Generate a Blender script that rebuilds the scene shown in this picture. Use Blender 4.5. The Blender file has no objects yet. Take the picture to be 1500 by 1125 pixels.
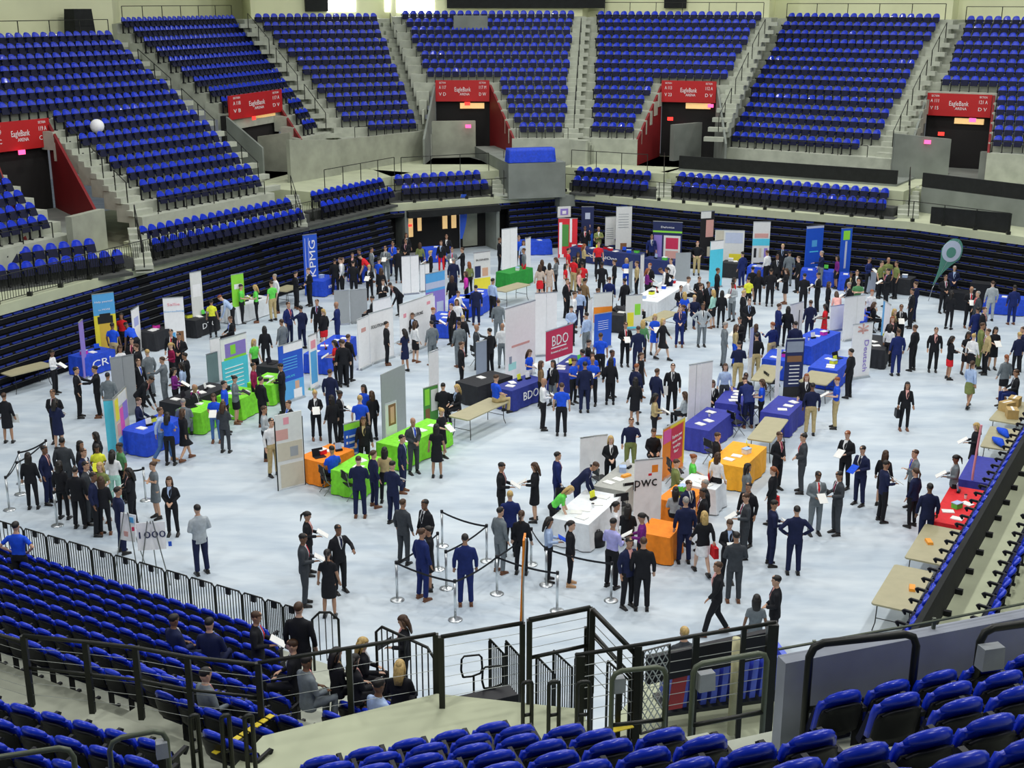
import bpy, math, random
from mathutils import Vector, Matrix

RND = random.Random(11)
SC = bpy.context.scene
COL = SC.collection
V = Vector
PI = math.pi

# ------------------------------------------------------------------ camera maths
F_PX, CAM_Z = 1850.0, 13.5
PITCH = math.atan(562.0 / F_PX)
CP, SP = math.cos(PITCH), math.sin(PITCH)

def ray(px, py):
    x = (px - 750) / F_PX
    y = -(py - 562.5) / F_PX
    return V((x, CP + y * SP, -SP + y * CP))

def at(px, py, z=0.0):
    """world point at height z seen at that place of the photograph"""
    d = ray(px, py)
    t = (z - CAM_Z) / d.z
    return V((d.x * t, d.y * t, z))

def proj(p):
    z = p[2] - CAM_Z
    dep = p[1] * CP - z * SP
    u = p[1] * SP + z * CP
    return 750 + F_PX * p[0] / dep, 562.5 - F_PX * u / dep, dep

def z_at(p, py):
    lo, hi = -5.0, 40.0
    for _ in range(44):
        m = (lo + hi) / 2
        if proj((p[0], p[1], m))[1] > py: lo = m
        else: hi = m
    return lo

def on_line(p, d, X):
    """parameter t with p + t*d seen in column X"""
    k = (X - 750) / F_PX
    z = p[2] - CAM_Z
    a0 = p[1] * CP - z * SP
    return (k * a0 - p[0]) / (d[0] - k * (d[1] * CP - d[2] * SP if len(d) > 2 else d[1] * CP))

# ------------------------------------------------------------------ materials
MATS = {}
def mat(name, col, rough=0.6, metal=0.0, spec=0.5, var=0.06, scale=8.0, emit=0.0, bump=0.0, coat=0.0):
    if name in MATS: return MATS[name]
    m = bpy.data.materials.new(name); m.use_nodes = True
    nt = m.node_tree; b = nt.nodes['Principled BSDF']
    b.inputs['Roughness'].default_value = rough
    b.inputs['Metallic'].default_value = metal
    b.inputs['Specular IOR Level'].default_value = spec
    if coat: b.inputs['Coat Weight'].default_value = coat
    c = tuple(col) + (1,)
    n = nt.nodes.new('ShaderNodeTexNoise'); n.inputs['Scale'].default_value = scale
    n.inputs['Detail'].default_value = 3
    tc = nt.nodes.new('ShaderNodeTexCoord'); nt.links.new(tc.outputs['Object'], n.inputs['Vector'])
    r = nt.nodes.new('ShaderNodeValToRGB')
    r.color_ramp.elements[0].position = 0.3; r.color_ramp.elements[1].position = 0.7
    r.color_ramp.elements[0].color = tuple(max(0, x * (1 - var)) for x in col) + (1,)
    r.color_ramp.elements[1].color = tuple(min(1, x * (1 + var)) for x in col) + (1,)
    nt.links.new(n.outputs['Fac'], r.inputs['Fac'])
    nt.links.new(r.outputs['Color'], b.inputs['Base Color'])
    if emit:
        b.inputs['Emission Color'].default_value = c
        b.inputs['Emission Strength'].default_value = emit
    if bump:
        bp = nt.nodes.new('ShaderNodeBump'); bp.inputs['Strength'].default_value = bump
        bp.inputs['Distance'].default_value = 0.02
        nt.links.new(n.outputs['Fac'], bp.inputs['Height']); nt.links.new(bp.outputs['Normal'], b.inputs['Normal'])
    MATS[name] = m
    return m

def floor_mat():
    m = bpy.data.materials.new('arena_floor_covering'); m.use_nodes = True
    nt = m.node_tree; b = nt.nodes['Principled BSDF']
    tc = nt.nodes.new('ShaderNodeTexCoord')
    mp = nt.nodes.new('ShaderNodeMapping'); mp.inputs['Rotation'].default_value = (0, 0, math.radians(30))
    mp.inputs['Scale'].default_value = (0.35, 1.3, 1)
    nt.links.new(tc.outputs['Object'], mp.inputs['Vector'])
    n = nt.nodes.new('ShaderNodeTexNoise'); n.inputs['Scale'].default_value = 0.9; n.inputs['Detail'].default_value = 5
    n.inputs['Roughness'].default_value = 0.6
    nt.links.new(mp.outputs['Vector'], n.inputs['Vector'])
    r = nt.nodes.new('ShaderNodeValToRGB')
    r.color_ramp.elements[0].position = 0.32; r.color_ramp.elements[0].color = (0.42, 0.51, 0.60, 1)
    r.color_ramp.elements[1].position = 0.62; r.color_ramp.elements[1].color = (0.60, 0.68, 0.74, 1)
    nt.links.new(n.outputs['Fac'], r.inputs['Fac']); nt.links.new(r.outputs['Color'], b.inputs['Base Color'])
    b.inputs['Roughness'].default_value = 0.55
    return m

C = dict(k=(.012, .013, .017), n=(.012, .018, .062), N=(.012, .024, .13), d=(.05, .058, .068), g=(.17, .20, .22), s=(.42, .47, .50), w=(.82, .84, .86),
         b=(.015, .09, .72), l=(.42, .55, .80), v=(.45, .45, .85), r=(.70, .02, .03), m=(.25, .01, .06), p=(.18, .02, .20), G=(.14, .72, .10),
         y=(.80, .85, .06), t=(.50, .40, .20), o=(.20, .24, .08), M=(.75, .05, .45), c=(.40, .72, .62), i=(.85, .45, .42),
         j=(.08, .18, .42), e=(.10, .28, .12), f=(.60, .50, .42), a=(.22, .14, .07))
CNAME = dict(k='black', n='navy', N='royal blue', d='charcoal', g='grey', s='light grey', w='white', b='bright blue', l='light blue', v='lavender',
             r='red', m='maroon', p='purple', G='lime green', y='yellow', t='tan', o='olive', M='magenta', c='mint', i='pink', j='blue denim',
             e='green', f='beige', a='brown')
def cloth(c): return mat('cloth_' + CNAME[c].replace(' ', '_'), C[c], 0.8, spec=0.25, var=0.12, scale=14, bump=0.15)

M = {}
def setup_mats():
    M['floor'] = floor_mat()
    M['conc'] = mat('concrete', (.31, .33, .26), .85, var=.16, scale=1.2, bump=.2)
    M['conc_d'] = mat('concrete_grey', (.20, .225, .20), .85, var=.18, scale=.8, bump=.2)
    M['tread'] = mat('tread_concrete', (.42, .45, .37), .85, var=.12, scale=2)
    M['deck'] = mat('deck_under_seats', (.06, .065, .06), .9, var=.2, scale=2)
    M['walk'] = mat('walkway_concrete', (.47, .51, .35), .8, var=.10, scale=1.0, bump=.1)
    M['wallp'] = mat('painted_wall', (.74, .77, .50), .8, var=.05, scale=.5)
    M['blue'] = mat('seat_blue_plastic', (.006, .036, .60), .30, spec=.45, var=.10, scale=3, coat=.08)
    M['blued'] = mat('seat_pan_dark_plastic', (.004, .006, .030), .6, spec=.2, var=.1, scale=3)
    M['blk'] = mat('black_plastic', (.007, .008, .012), .5, spec=.3, var=.1)
    M['steel'] = mat('black_painted_steel', (.009, .011, .008), .42, spec=.4, var=.1)
    M['steelg'] = mat('grey_green_steel', (.10, .12, .08), .4, metal=.3, var=.1)
    M['chrome'] = mat('brushed_steel', (.62, .66, .68), .28, metal=.85, var=.05)
    M['wire'] = mat('steel_wire', (.25, .27, .25), .4, metal=.6)
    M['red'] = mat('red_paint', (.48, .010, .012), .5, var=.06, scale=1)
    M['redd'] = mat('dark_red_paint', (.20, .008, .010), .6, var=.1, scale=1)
    M['white'] = mat('white_fabric', (.90, .91, .92), .6, var=.02)
    M['ink'] = mat('black_ink', (.01, .01, .01), .6)
    M['curtain'] = mat('black_curtain', (.008, .010, .010), .9, var=.3, scale=4)
    M['ttop'] = mat('beige_table_top', (.42, .39, .24), .5, var=.05, scale=4)
    M['yel'] = mat('yellow_paint', (.75, .58, .03), .6)
    M['amber'] = mat('lit_amber_glass', (.95, .62, .26), .4, emit=.55)
    M['day'] = mat('daylight_window_glass', (1, 1, 1), .3, emit=6.0)
    M['pink'] = mat('lit_pink_exit_sign', (1, .08, .25), .4, emit=2.2)
    M['exitr'] = mat('lit_red_exit_sign', (1, .04, .03), .4, emit=1.6)
    M['card'] = mat('cardboard', (.52, .36, .14), .8, var=.1)
    M['paper'] = mat('paper', (.84, .85, .82), .7, var=.03)
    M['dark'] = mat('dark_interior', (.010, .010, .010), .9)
    M['pod'] = mat('grey_plastic_box', (.30, .33, .35), .45)
    M['skirtb'] = mat('blue_pleated_cloth', (.010, .06, .62), .6, var=.2, scale=9, bump=.3)

# ------------------------------------------------------------------ mesh builder
class MB:
    def __init__(s): s.v = []; s.f = []; s.m = []
    def add(s, pts, faces, m=0):
        o = len(s.v); s.v += [tuple(p) for p in pts]
        for f in faces: s.f.append(tuple(o + i for i in f)); s.m.append(m)
        return s
    def box(s, c, size, rz=0.0, m=0, rx=0.0, taper=1.0):
        a, b, h = size[0] / 2, size[1] / 2, size[2] / 2
        rot = Matrix.Rotation(rz, 3, 'Z') @ Matrix.Rotation(rx, 3, 'X'); c = V(c); P = []
        for sz in (-1, 1):
            k = 1 if sz < 0 else taper
            for sx, sy in ((-1, -1), (1, -1), (1, 1), (-1, 1)):
                P.append(c + rot @ V((sx * a * k, sy * b * k, sz * h)))
        return s.add(P, [(3, 2, 1, 0), (4, 5, 6, 7), (0, 1, 5, 4), (1, 2, 6, 5), (2, 3, 7, 6), (3, 0, 4, 7)], m)
    def prism(s, poly, z0, z1, m=0, zt=None):
        """poly: list of xy counter-clockwise; zt: optional per-corner top heights"""
        n = len(poly)
        P = [(p[0], p[1], z0) for p in poly] + [(p[0], p[1], (zt[i] if zt else z1)) for i, p in enumerate(poly)]
        F = [tuple(range(n - 1, -1, -1)), tuple(range(n, 2 * n))] + [(i, (i + 1) % n, n + (i + 1) % n, n + i) for i in range(n)]
        return s.add(P, F, m)
    def slab(s, a, b, c, d, th, m=0):
        """a thick plate from four points, th metres behind them"""
        a, b, c, d = V(a), V(b), V(c), V(d)
        n = (b - a).cross(d - a).normalized() * th
        P = [a, b, c, d, a - n, b - n, c - n, d - n]
        return s.add(P, [(0, 1, 2, 3), (7, 6, 5, 4), (0, 4, 5, 1), (1, 5, 6, 2), (2, 6, 7, 3), (3, 7, 4, 0)], m)
    def ring(s, c, ax, up, rx, ry, n):
        ax = ax.normalized(); x = up.cross(ax)
        if x.length < 1e-4: x = V((1, 0, 0)).cross(ax)
        if x.length < 1e-4: x = V((0, 1, 0)).cross(ax)
        x.normalize(); y = ax.cross(x)
        return [c + x * (math.cos(2 * PI * i / n) * rx) + y * (math.sin(2 * PI * i / n) * ry) for i in range(n)]
    def loft(s, rings, m=0):
        n = len(rings[0]); P = [p for r in rings for p in r]; F = []
        for k in range(len(rings) - 1):
            for i in range(n):
                j = (i + 1) % n; F.append((k * n + i, k * n + j, (k + 1) * n + j, (k + 1) * n + i))
        F.append(tuple(range(n - 1, -1, -1))); F.append(tuple((len(rings) - 1) * n + i for i in range(n)))
        return s.add(P, F, m)
    def tube(s, pts, r, n=8, m=0, up=V((0, -1, 0))):
        """round tube along points, r a number or one per point (or (rx, ry) pairs)"""
        pts = [V(p) for p in pts]; R = r if isinstance(r, (list, tuple)) else [r] * len(pts); rings = []
        for i, p in enumerate(pts):
            d = (pts[min(i + 1, len(pts) - 1)] - pts[max(i - 1, 0)])
            q = R[i] if isinstance(R[i], (list, tuple)) else (R[i], R[i])
            rings.append(s.ring(p, d, V(up), q[0], q[1], n))
        return s.loft(rings, m)
    def ball(s, c, r, nu=12, nv=8, m=0, T=None):
        c = V(c); r = r if isinstance(r, (list, tuple)) else (r, r, r); P = []; F = []
        for j in range(1, nv):
            t = PI * j / nv
            for i in range(nu):
                a = 2 * PI * i / nu; q = V((math.sin(t) * math.cos(a) * r[0], math.sin(t) * math.sin(a) * r[1], math.cos(t) * r[2]))
                P.append(c + (T @ q if T else q))
        top = len(P); q = V((0, 0, r[2])); P.append(c + (T @ q if T else q)); P.append(c - (T @ q if T else q))
        for j in range(nv - 2):
            for i in range(nu):
                k = (i + 1) % nu; F.append((j * nu + i, (j + 1) * nu + i, (j + 1) * nu + k, j * nu + k))
        for i in range(nu):
            k = (i + 1) % nu; F.append((top, i, k)); F.append((top + 1, (nv - 2) * nu + k, (nv - 2) * nu + i))
        return s.add(P, F, m)
    def mesh(s, name, mats, smooth=False):
        me = bpy.data.meshes.new(name); me.from_pydata(s.v, [], s.f); me.update()
        for q in (mats if isinstance(mats, (list, tuple)) else [mats]): me.materials.append(q)
        me.polygons.foreach_set('material_index', s.m)
        if smooth: me.polygons.foreach_set('use_smooth', [True] * len(s.f))
        return me
    def build(s, name, mats, parent=None, smooth=False, loc=None, rz=0.0):
        o = bpy.data.objects.new(name, s.mesh(name, mats, smooth)); COL.objects.link(o)
        if parent: o.parent = parent
        if loc is not None: o.location = loc
        if rz: o.rotation_euler = (0, 0, rz)
        return o

def tag(o, label=None, cat=None, group=None, kind=None):
    if label: o['label'] = label
    if cat: o['category'] = cat
    if group: o['group'] = group
    if kind: o['kind'] = kind
    return o
def thing(name, label, cat, loc=(0, 0, 0), rz=0.0, group=None):
    o = bpy.data.objects.new(name, None); COL.objects.link(o); o.empty_display_size = .2
    o.location = loc; o.rotation_euler = (0, 0, rz)
    return tag(o, label, cat, group)
def part(name, mesh, parent, mats=None, mtx=None):
    o = bpy.data.objects.new(name, mesh); COL.objects.link(o); o.parent = parent
    if mtx is not None: o.matrix_local = mtx
    if mats:
        for i, q in enumerate(mats):
            if q and i < len(o.material_slots): o.material_slots[i].link = 'OBJECT'; o.material_slots[i].material = q
    return o
def copy_tree(o, parent=None):
    c = o.copy(); COL.objects.link(c)
    if parent: c.parent = parent
    for ch in list(o.children): copy_tree(ch, c)
    return c
def struct(mb, name, mats, smooth=False):
    return tag(mb.build(name, mats, None, smooth), kind='structure')

def text_mesh(txt, size, m, extrude=0.004):
    cu = bpy.data.curves.new('lettering', 'FONT'); cu.body = txt; cu.size = size; cu.extrude = extrude
    cu.align_x = 'CENTER'; cu.align_y = 'CENTER'; cu.resolution_u = 2
    t = bpy.data.objects.new('tmp', cu); COL.objects.link(t)
    dg = bpy.context.evaluated_depsgraph_get()
    me = bpy.data.meshes.new_from_object(t.evaluated_get(dg))
    bpy.data.objects.remove(t); me.materials.clear(); me.materials.append(m)
    return me
def put_text(txt, size, m, c, right, up, parent, name='lettering', width=None):
    """text centred at c (coordinates of its parent's frame = world, parents used here sit at identity or are given local vectors)"""
    me = text_mesh(txt, size, m)
    right = V(right).normalized(); up = V(up).normalized(); n = right.cross(up)
    sx = 1.0
    if width:
        xs = [v.co.x for v in me.vertices]; w = max(xs) - min(xs); sx = width / max(w, .01)
    T = Matrix((right * sx, up, n)).transposed().to_4x4(); T.translation = V(c)
    return part(name, me, parent, mtx=T)

UX = V((math.sin(PI / 6), math.cos(PI / 6), 0))     # long direction of the floor, away from the camera
VX = V((math.cos(PI / 6), -math.sin(PI / 6), 0))    # across, to the right
# ------------------------------------------------------------------ seats
SEATS = []      # (x, y, z, facing rz, row id, label, group)
def seat_parts(fine=True):
    """meshes of one tip-up arena seat, facing local -Y, origin on the tread"""
    nx, nz = (8, 6) if fine else (4, 3)
    def shell(z0, z1, w, y0, th, lean, curv, roll):
        f = MB(); P = []; n = nx + 1
        for side in (0, 1):
            for j in range(nz + 1):
                t = j / nz; z = z0 + (z1 - z0) * t
                ww = w * (1 - .16 * max(0, t - .7) / .3 * 1.0)
                for i in range(n):
                    s = -1 + 2 * i / nx
                    zz = z - (roll * (abs(s) ** 3) if j == nz else 0)
                    y = y0 + lean * (z - z0) - curv * s * s + side * th
                    if j == nz: y += side * .02
                    P.append((s * ww, y, zz))
        k = n * (nz + 1); F = []
        for j in range(nz):
            for i in range(nx):
                a = j * n + i; F.append((a, a + 1, a + n + 1, a + n)); F.append((k + a, k + a + n, k + a + n + 1, k + a + 1))
        for i in range(nx):
            F.append((nz * n + i, nz * n + i + 1, k + nz * n + i + 1, k + nz * n + i)); F.append((i + 1, i, k + i, k + i + 1))
        for j in range(nz):
            F.append((j * n, (j + 1) * n, k + (j + 1) * n, k + j * n)); a = j * n + nx; F.append((a + n, a, k + a, k + a + n))
        return f.add(P, F)
    back = shell(.46, .84, .215, .13, .045, .24, .055, .06)
    rear = shell(.42, .77, .212, .182, .02, .24, .050, .06)
    back.tube([(s * .168, .262 - .065 * s * s, .852 - .062 * abs(s) ** 2.4) for s in (-1, -.8, -.4, 0, .4, .8, 1)], [(.015, .02), (.034, .036), (.040, .043), (.041, .044), (.040, .043), (.034, .036), (.015, .02)], 8 if fine else 5, 0, V((0, 0, 1)))
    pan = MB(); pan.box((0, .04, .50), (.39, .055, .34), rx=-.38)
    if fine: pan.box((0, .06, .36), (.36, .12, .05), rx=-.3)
    arm = MB()
    arm.box((-.252, .05, .63), (.045, .28, .045), rx=-.10)
    arm.tube([(-.252, -.11, .645), (-.252, -.08, .61), (-.252, -.06, .56)], [.030, .034, .02], 8)
    leg = MB(); leg.box((-.252, .10, .31), (.035, .09, .62)); leg.box((-.252, .06, .02), (.06, .22, .04))
    return back, rear, pan, arm, leg

def make_seats():
    back, rear, pan, arm, leg = seat_parts(True)
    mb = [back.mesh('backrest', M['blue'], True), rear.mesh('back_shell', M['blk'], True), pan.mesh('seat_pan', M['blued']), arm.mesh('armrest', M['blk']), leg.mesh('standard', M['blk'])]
    names = ['backrest', 'back_shell', 'seat_pan', 'armrest', 'standard']
    vis = []
    for s in SEATS:
        X, Y, D = proj((s[0], s[1], s[2] + .7))
        if D < 1.5 or X < -60 or X > 1560 or Y < -40 or Y > 1185: continue
        vis.append((D, s))
    vis.sort(key=lambda q: q[0])
    for D, s in vis[:300]:
        r = thing('arena_seat', s[5], 'seat', s[:3], s[3], s[6])
        for n, me in zip(names, mb): part(n, me, r)
    b2, r2, p2, a2, l2 = seat_parts(False)
    st = MB()
    for D, s in vis[300:]:
        c, sn = math.cos(s[3]), math.sin(s[3])
        for k, q in enumerate((b2, r2, p2, a2, l2)):
            P = [(s[0] + x * c - y * sn, s[1] + x * sn + y * c, s[2] + z) for x, y, z in q.v]
            st.add(P, q.f, (0, 1, 2, 1, 1)[k])
    o = st.build('arena_seats', [M['blue'], M['blk'], M['blued']])
    tag(o, 'rows of empty blue plastic tip-up seats filling the far and side stands', 'seats', kind='stuff')
    return len(vis)

def seat_row(p, d, n_out, z, x0, x1, label, group, pitch=.50, jitter=0, skip=()):
    """seats along p + t*d between the columns x0..x1; n_out points away from the arena"""
    q = V((p[0], p[1], z + .6)); d3 = V((d[0], d[1], 0))
    t0, t1 = on_line(q, d3, x0), on_line(q, d3, x1)
    if t0 > t1: t0, t1 = t1, t0
    n = int((t1 - t0) / pitch)
    if n < 1: return
    off = ((t1 - t0) - n * pitch) / 2
    rz = math.atan2(n_out[1], n_out[0]) - PI / 2
    for i in range(n):
        t = t0 + off + pitch * (i + .5); w = q + d3 * t
        SEATS.append((w.x, w.y, z, rz, 0, label, group))

# ------------------------------------------------------------------ railings
def railing(pts, h=1.05, post_gap=2.0, r=.028, label='', name='guard_rail', bars=0, cables=0, feet=False, mid=False, material=None, pickets=0, group=None, post_r=None):
    pts = [V(p) for p in pts]; m = material or M['steel']; o = pts[0]
    root = thing(name, label, 'railing', o, 0, group)
    top = [p - o + V((0, 0, h)) for p in pts]
    MB().tube(top, r, 8).build('handrail', m, root, True)
    if mid: MB().tube([p - V((0, 0, h * .45)) for p in top], r * .8, 6).build('middle_rail', m, root, True)
    pr = post_r or r
    for a, b in zip(pts[:-1], pts[1:]):
        L = (b - a).length; k = max(1, round(L / post_gap))
        for i in range(k + (1 if b is pts[-1] else 0)):
            q = a.lerp(b, i / k) - o
            f = MB(); f.box((q.x, q.y, q.z + h / 2), (pr * 2, pr * 2, h))
            if feet: f.box((q.x, q.y, q.z + .02), (.17, .17, .26))
            f.build('post', m, root)
        if cables:
            w = MB()
            for j in range(cables):
                zz = h * (j + 1) / (cables + 1); w.tube([a - o + V((0, 0, zz)), b - o + V((0, 0, zz))], .0045, 4)
            w.build('cable_infill', M['wire'], root)
        if pickets:
            w = MB(); kk = int(L / .13)
            for j in range(1, kk):
                q = a.lerp(b, j / kk) - o; w.box((q.x, q.y, q.z + h * .52), (.018, .018, h * .86))
            w.tube([a - o + V((0, 0, .1)), b - o + V((0, 0, .1))], .016, 6)
            w.build('picket_infill', m, root)
    return root

# ------------------------------------------------------------------ the far stands
def offset_line(P, D, n, k): return P + n * k

SECT = []
def section(name, r0a, r0b, ztread, top_y, rows, left, right, bl, br, skips=None, run=.84, label='', rail=True):
    """a raked block. r0a, r0b: two places on the front row's seat tops; top_y: (x, y) on the last row's seat tops.
    left/right/bl/br: functions row -> column of the seats' ends and of the deck's ends."""
    a, b = at(*r0a, ztread + .86), at(*r0b, ztread + .86)
    d = (b - a); d.z = 0; d.normalize(); n = V((-d.y, d.x, 0))
    if n.y < 0 and abs(n.y) > .2: n = -n
    a0 = a - n * .2       # line of the tread centres
    # rise so that the last row is seen at top_y
    back = a + n * (run * (rows - 1))
    t = on_line(V((back.x, back.y, 12)), d, top_y[0]); q = back + d * t
    ztop = z_at(q, top_y[1]) - .86
    rise = (ztop - ztread) / (rows - 1)
    deck = MB(); stair = MB(); ends = {}
    for r in range(rows + 1):
        z = ztread + rise * r
        c = a0 + n * (run * r); f = c - n * (run / 2); k = c + n * (run / 2)
        if r == rows: k = k + n * 2.2
        iv = [(bl(r), br(r))]
        for (s0, s1, rmax) in (skips or []):
            if r < rmax:
                xa, xb = s0(r), s1(r); out = []
                for (u0, u1) in iv:
                    if xa > u0: out.append((u0, min(xa, u1)))
                    if xb < u1: out.append((max(xb, u0), u1))
                iv = [i for i in out if i[1] - i[0] > 1]
        for (u0, u1) in iv:
            z_ = V((f.x, f.y, z)); t0, t1 = on_line(z_, d, u0), on_line(z_, d, u1)
            p0, p1 = f + d * t0, f + d * t1; p2, p3 = k + d * t1, k + d * t0
            ends.setdefault('iv', []).append((r, p0, p1))
            base = 3.0 if r == 0 else z - rise - .35
            poly = [(p0.x, p0.y), (p1.x, p1.y), (p2.x, p2.y), (p3.x, p3.y)]
            deck.prism(poly, base, z, 0)
    struct(deck, 'trim_' + name, M['tread'])
    for r in range(rows):
        z = ztread + rise * r; c = a0 + n * (run * r)
        x0, x1 = left(r), right(r)
        segs = [(x0, x1)]
        for (s0, s1, rmax) in (skips or []):
            if r < rmax:
                xa, xb = s0(r) - 4, s1(r) + 4; out = []
                for (u0, u1) in segs:
                    if xa > u0: out.append((u0, min(xa, u1)))
                    if xb < u1: out.append((max(xb, u0), u1))
                segs = out
        for (u0, u1) in segs:
            if u1 - u0 > 6: seat_row(c, d, n, z, u0, u1, '', None, .52)
    SECT.append(dict(name=name, a0=a0, d=d, n=n, z=ztread, rise=rise, run=run, rows=rows))
    return SECT[-1]

def row_point(S, r, X, dz=0, back=0.0):
    z = S['z'] + S['rise'] * r
    c = S['a0'] + S['n'] * (S['run'] * r + back); q = V((c.x, c.y, z))
    t = on_line(q, S['d'], X); w = c + S['d'] * t
    return V((w.x, w.y, z + dz))

def lin(x0, x1, r0, r1): return lambda r: x0 + (x1 - x0) * (r - r0) / (r1 - r0)

def aisle(S, xf, r0, r1, w=1.15, label=''):
    """steps up an aisle with a handrail in its middle"""
    st = MB(); d = S['d']; n = S['n']; rz = math.atan2(d.y, d.x)
    for r in range(r0, r1):
        p = row_point(S, r, xf(r), 0, S['run'] * .25)
        st.box((p.x, p.y, p.z + S['rise'] * .25), (w, S['run'] * .5, S['rise'] * .5), rz)
    struct(st, 'trim_aisle_steps', M['tread'])
    pts = [row_point(S, r, xf(r) , 0) for r in range(r0 + 1, r1, 1)]
    if len(pts) > 2:
        k = (len(pts)) // 3
        for g in range(3):
            seg = pts[g * k: g * k + max(2, k)]
            if len(seg) > 1: railing([seg[0], seg[-1]], .9, 1.9, .022, label=label + (' near the foot of the aisle', ' halfway up the aisle', ' near the top of the aisle')[g], name='aisle_handrail')

def far_stands():
    # ---- rim of the lower bowl (z = 3), as seen from the photograph
    R = [at(-240, 515, 3), at(0, 447, 3), at(213, 388, 3), at(400, 338, 3), at(570, 300, 3), at(828, 281, 3), at(1000, 298, 3), at(1335, 325, 3), at(1475, 344, 3)]
    ext = R[-1] + (R[-1] - R[-2]).normalized() * 9; ext.z = 3; R.append(ext)
    def norm(i):
        ds = []
        if i > 0: ds.append((R[i] - R[i - 1]).normalized())
        if i < len(R) - 1: ds.append((R[i + 1] - R[i]).normalized())
        d = sum(ds, V((0, 0, 0))).normalized(); return V((-d.y, d.x, 0))
    N = [norm(i) for i in range(len(R))]
    off = lambda i, k: R[i] + N[i] * k
    sl = MB()
    for i in range(len(R) - 1):
        # rim slab with pale edge and the ground behind
        a, b, c, d = off(i, 0), off(i + 1, 0), off(i + 1, 11.5), off(i, 11.5)
        sl.prism([(a.x, a.y), (b.x, b.y), (c.x, c.y), (d.x, d.y)], 2.62, 3.0, 0)
    for i in range(3, len(R) - 1):
        a, b, c, d = off(i, 3.7), off(i + 1, 3.7), off(i + 1, 12), off(i, 12)
        if i == 3: a, d = a.lerp(b, .55), d.lerp(c, .55)
        sl.prism([(a.x, a.y), (b.x, b.y), (c.x, c.y), (d.x, d.y)], 2.9, 4.14, 0)
    struct(sl, 'trim_rim_walkway', M['walk'])
    # ---- walkway railing with black feet
    segs = [(0, 4), (4, 5), (5, 8)]
    for (i0, i1), nm in zip(segs, ('left', 'corner', 'right')):
        railing([off(i, .12) for i in range(i0, i1 + 1)], 1.0, 1.55, .018, label='black guard rail with square post feet along the %s rim above the folded bleachers' % nm, name='rim_railing', feet=True, pickets=1 if nm == 'left' else 0)
    # ---- two permanent rows behind the rim
    lows = [('low_1', (0, 388), (192, 363), -60, 192, -60, 150), ('low_2', (222, 350), (450, 302), 222, 450, 204, 432), ('low_3', (472, 295), (580, 272), 472, 580, 455, 568),
            ('low_4', (588, 270), (718, 262), 588, 718, 572, 712), ('low_5', (837, 257), (950, 265), 837, 950, 838, 958), ('low_6', (982, 265), (1302, 292), 982, 1302, 988, 1306)]
    for nm, A, B, x0, x1, y0, y1 in lows:
        a, b = at(*A, 3.9), at(*B, 3.9); d = (b - a); d.z = 0; d.normalize(); n = V((-d.y, d.x, 0))
        dk = MB()
        for r in range(2):
            z = 3.02 + .42 * r; c = a - n * .2 + n * (.84 * r); f = c - n * .42; k = c + n * .42
            q = V((f.x, f.y, z)); t0, t1 = on_line(q, d, min(x0, y0) - 3), on_line(q, d, max(x1, y1) + 3)
            p0, p1, p2, p3 = f + d * t0, f + d * t1, k + d * t1, k + d * t0
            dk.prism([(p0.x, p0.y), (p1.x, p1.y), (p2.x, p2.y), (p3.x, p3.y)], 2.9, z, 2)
            xs = (x0, x1) if r == 0 else (y0, y1)
            seat_row(c, d, n, z, xs[0], xs[1], '', None, .52)
        # raised cross walk behind them
        f = a - n * .2 + n * 1.26; k = f + n * (1.2 if nm in ('low_1', 'low_2') else 8.5)
        q = V((f.x, f.y, 4.2)); t0, t1 = on_line(q, d, x0 - 14), on_line(q, d, x1 + (22 if nm not in ('low_4',) else 34))
        p0, p1, p2, p3 = f + d * t0, f + d * t1, k + d * t1, k + d * t0
        dk.prism([(p0.x, p0.y), (p1.x, p1.y), (p2.x, p2.y), (p3.x, p3.y)], 2.9, 3.5 if nm in ('low_1', 'low_2') else 4.2, 1)
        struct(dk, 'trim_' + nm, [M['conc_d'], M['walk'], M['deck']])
        if nm in ('low_3', 'low_4', 'low_5'):
            q = V((f.x, f.y, 4.2)) + n * .1; t0, t1 = on_line(q, d, x0 + (4 if nm == 'low_3' else 0)), on_line(q, d, x1 - 2)
            railing([q + d * t0, q + d * t1], 1.0, 1.6, .02, label='thin dark railing along the cross walk %s' % {'low_3': 'left of the concrete platform, nearer part', 'low_4': 'left of the concrete platform, farther part', 'low_5': 'right of the concrete platform'}[nm], name='walkway_railing')
    # stairs between the low blocks
    for k, (xc, yb, yt, w) in enumerate([(212, 395, 330, 26), (441, 333, 285, 20), (738, 288, 232, 34), (972, 292, 236, 22), (1330, 320, 262, 30)]):
        st = MB(); p = at(xc, yb, 3.0); q = at(xc + (-14 if xc < 500 else 0), yt, 4.2)
        dd = (q - p); dd.z = 0; L = min(dd.length, 3.4); dd.normalize(); wd = w / F_PX * proj(p)[2]
        for i in range(7):
            c = p + dd * (L * (i + .5) / 7); st.box((c.x, c.y, 3 + .085 + .17 * i), (wd, L / 7 + .01, .17 + .0), math.atan2(dd.y, dd.x) - PI / 2)
            st.box((c.x, c.y, 2.9 + .085 * i), (wd - .02, L / 7 + .01, .17 * i + .05), math.atan2(dd.y, dd.x) - PI / 2)
        struct(st, 'trim_stairs', M['tread'])
        e = p + dd * L
        railing([p + V((0, 0, .1)), V((e.x, e.y, 4.2))], .95, 1.3, .02, label='sloping handrail on the stair at the %s of the lower bowl' % ('far left', 'left', 'centre', 'right', 'far right')[k], name='stair_handrail', mid=True)
    # ---- folded bleachers under the rim
    faces = [(0, 4, .10, 'left'), (4, 5, .16, 'corner'), (5, 9, .34, 'right')]
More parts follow.
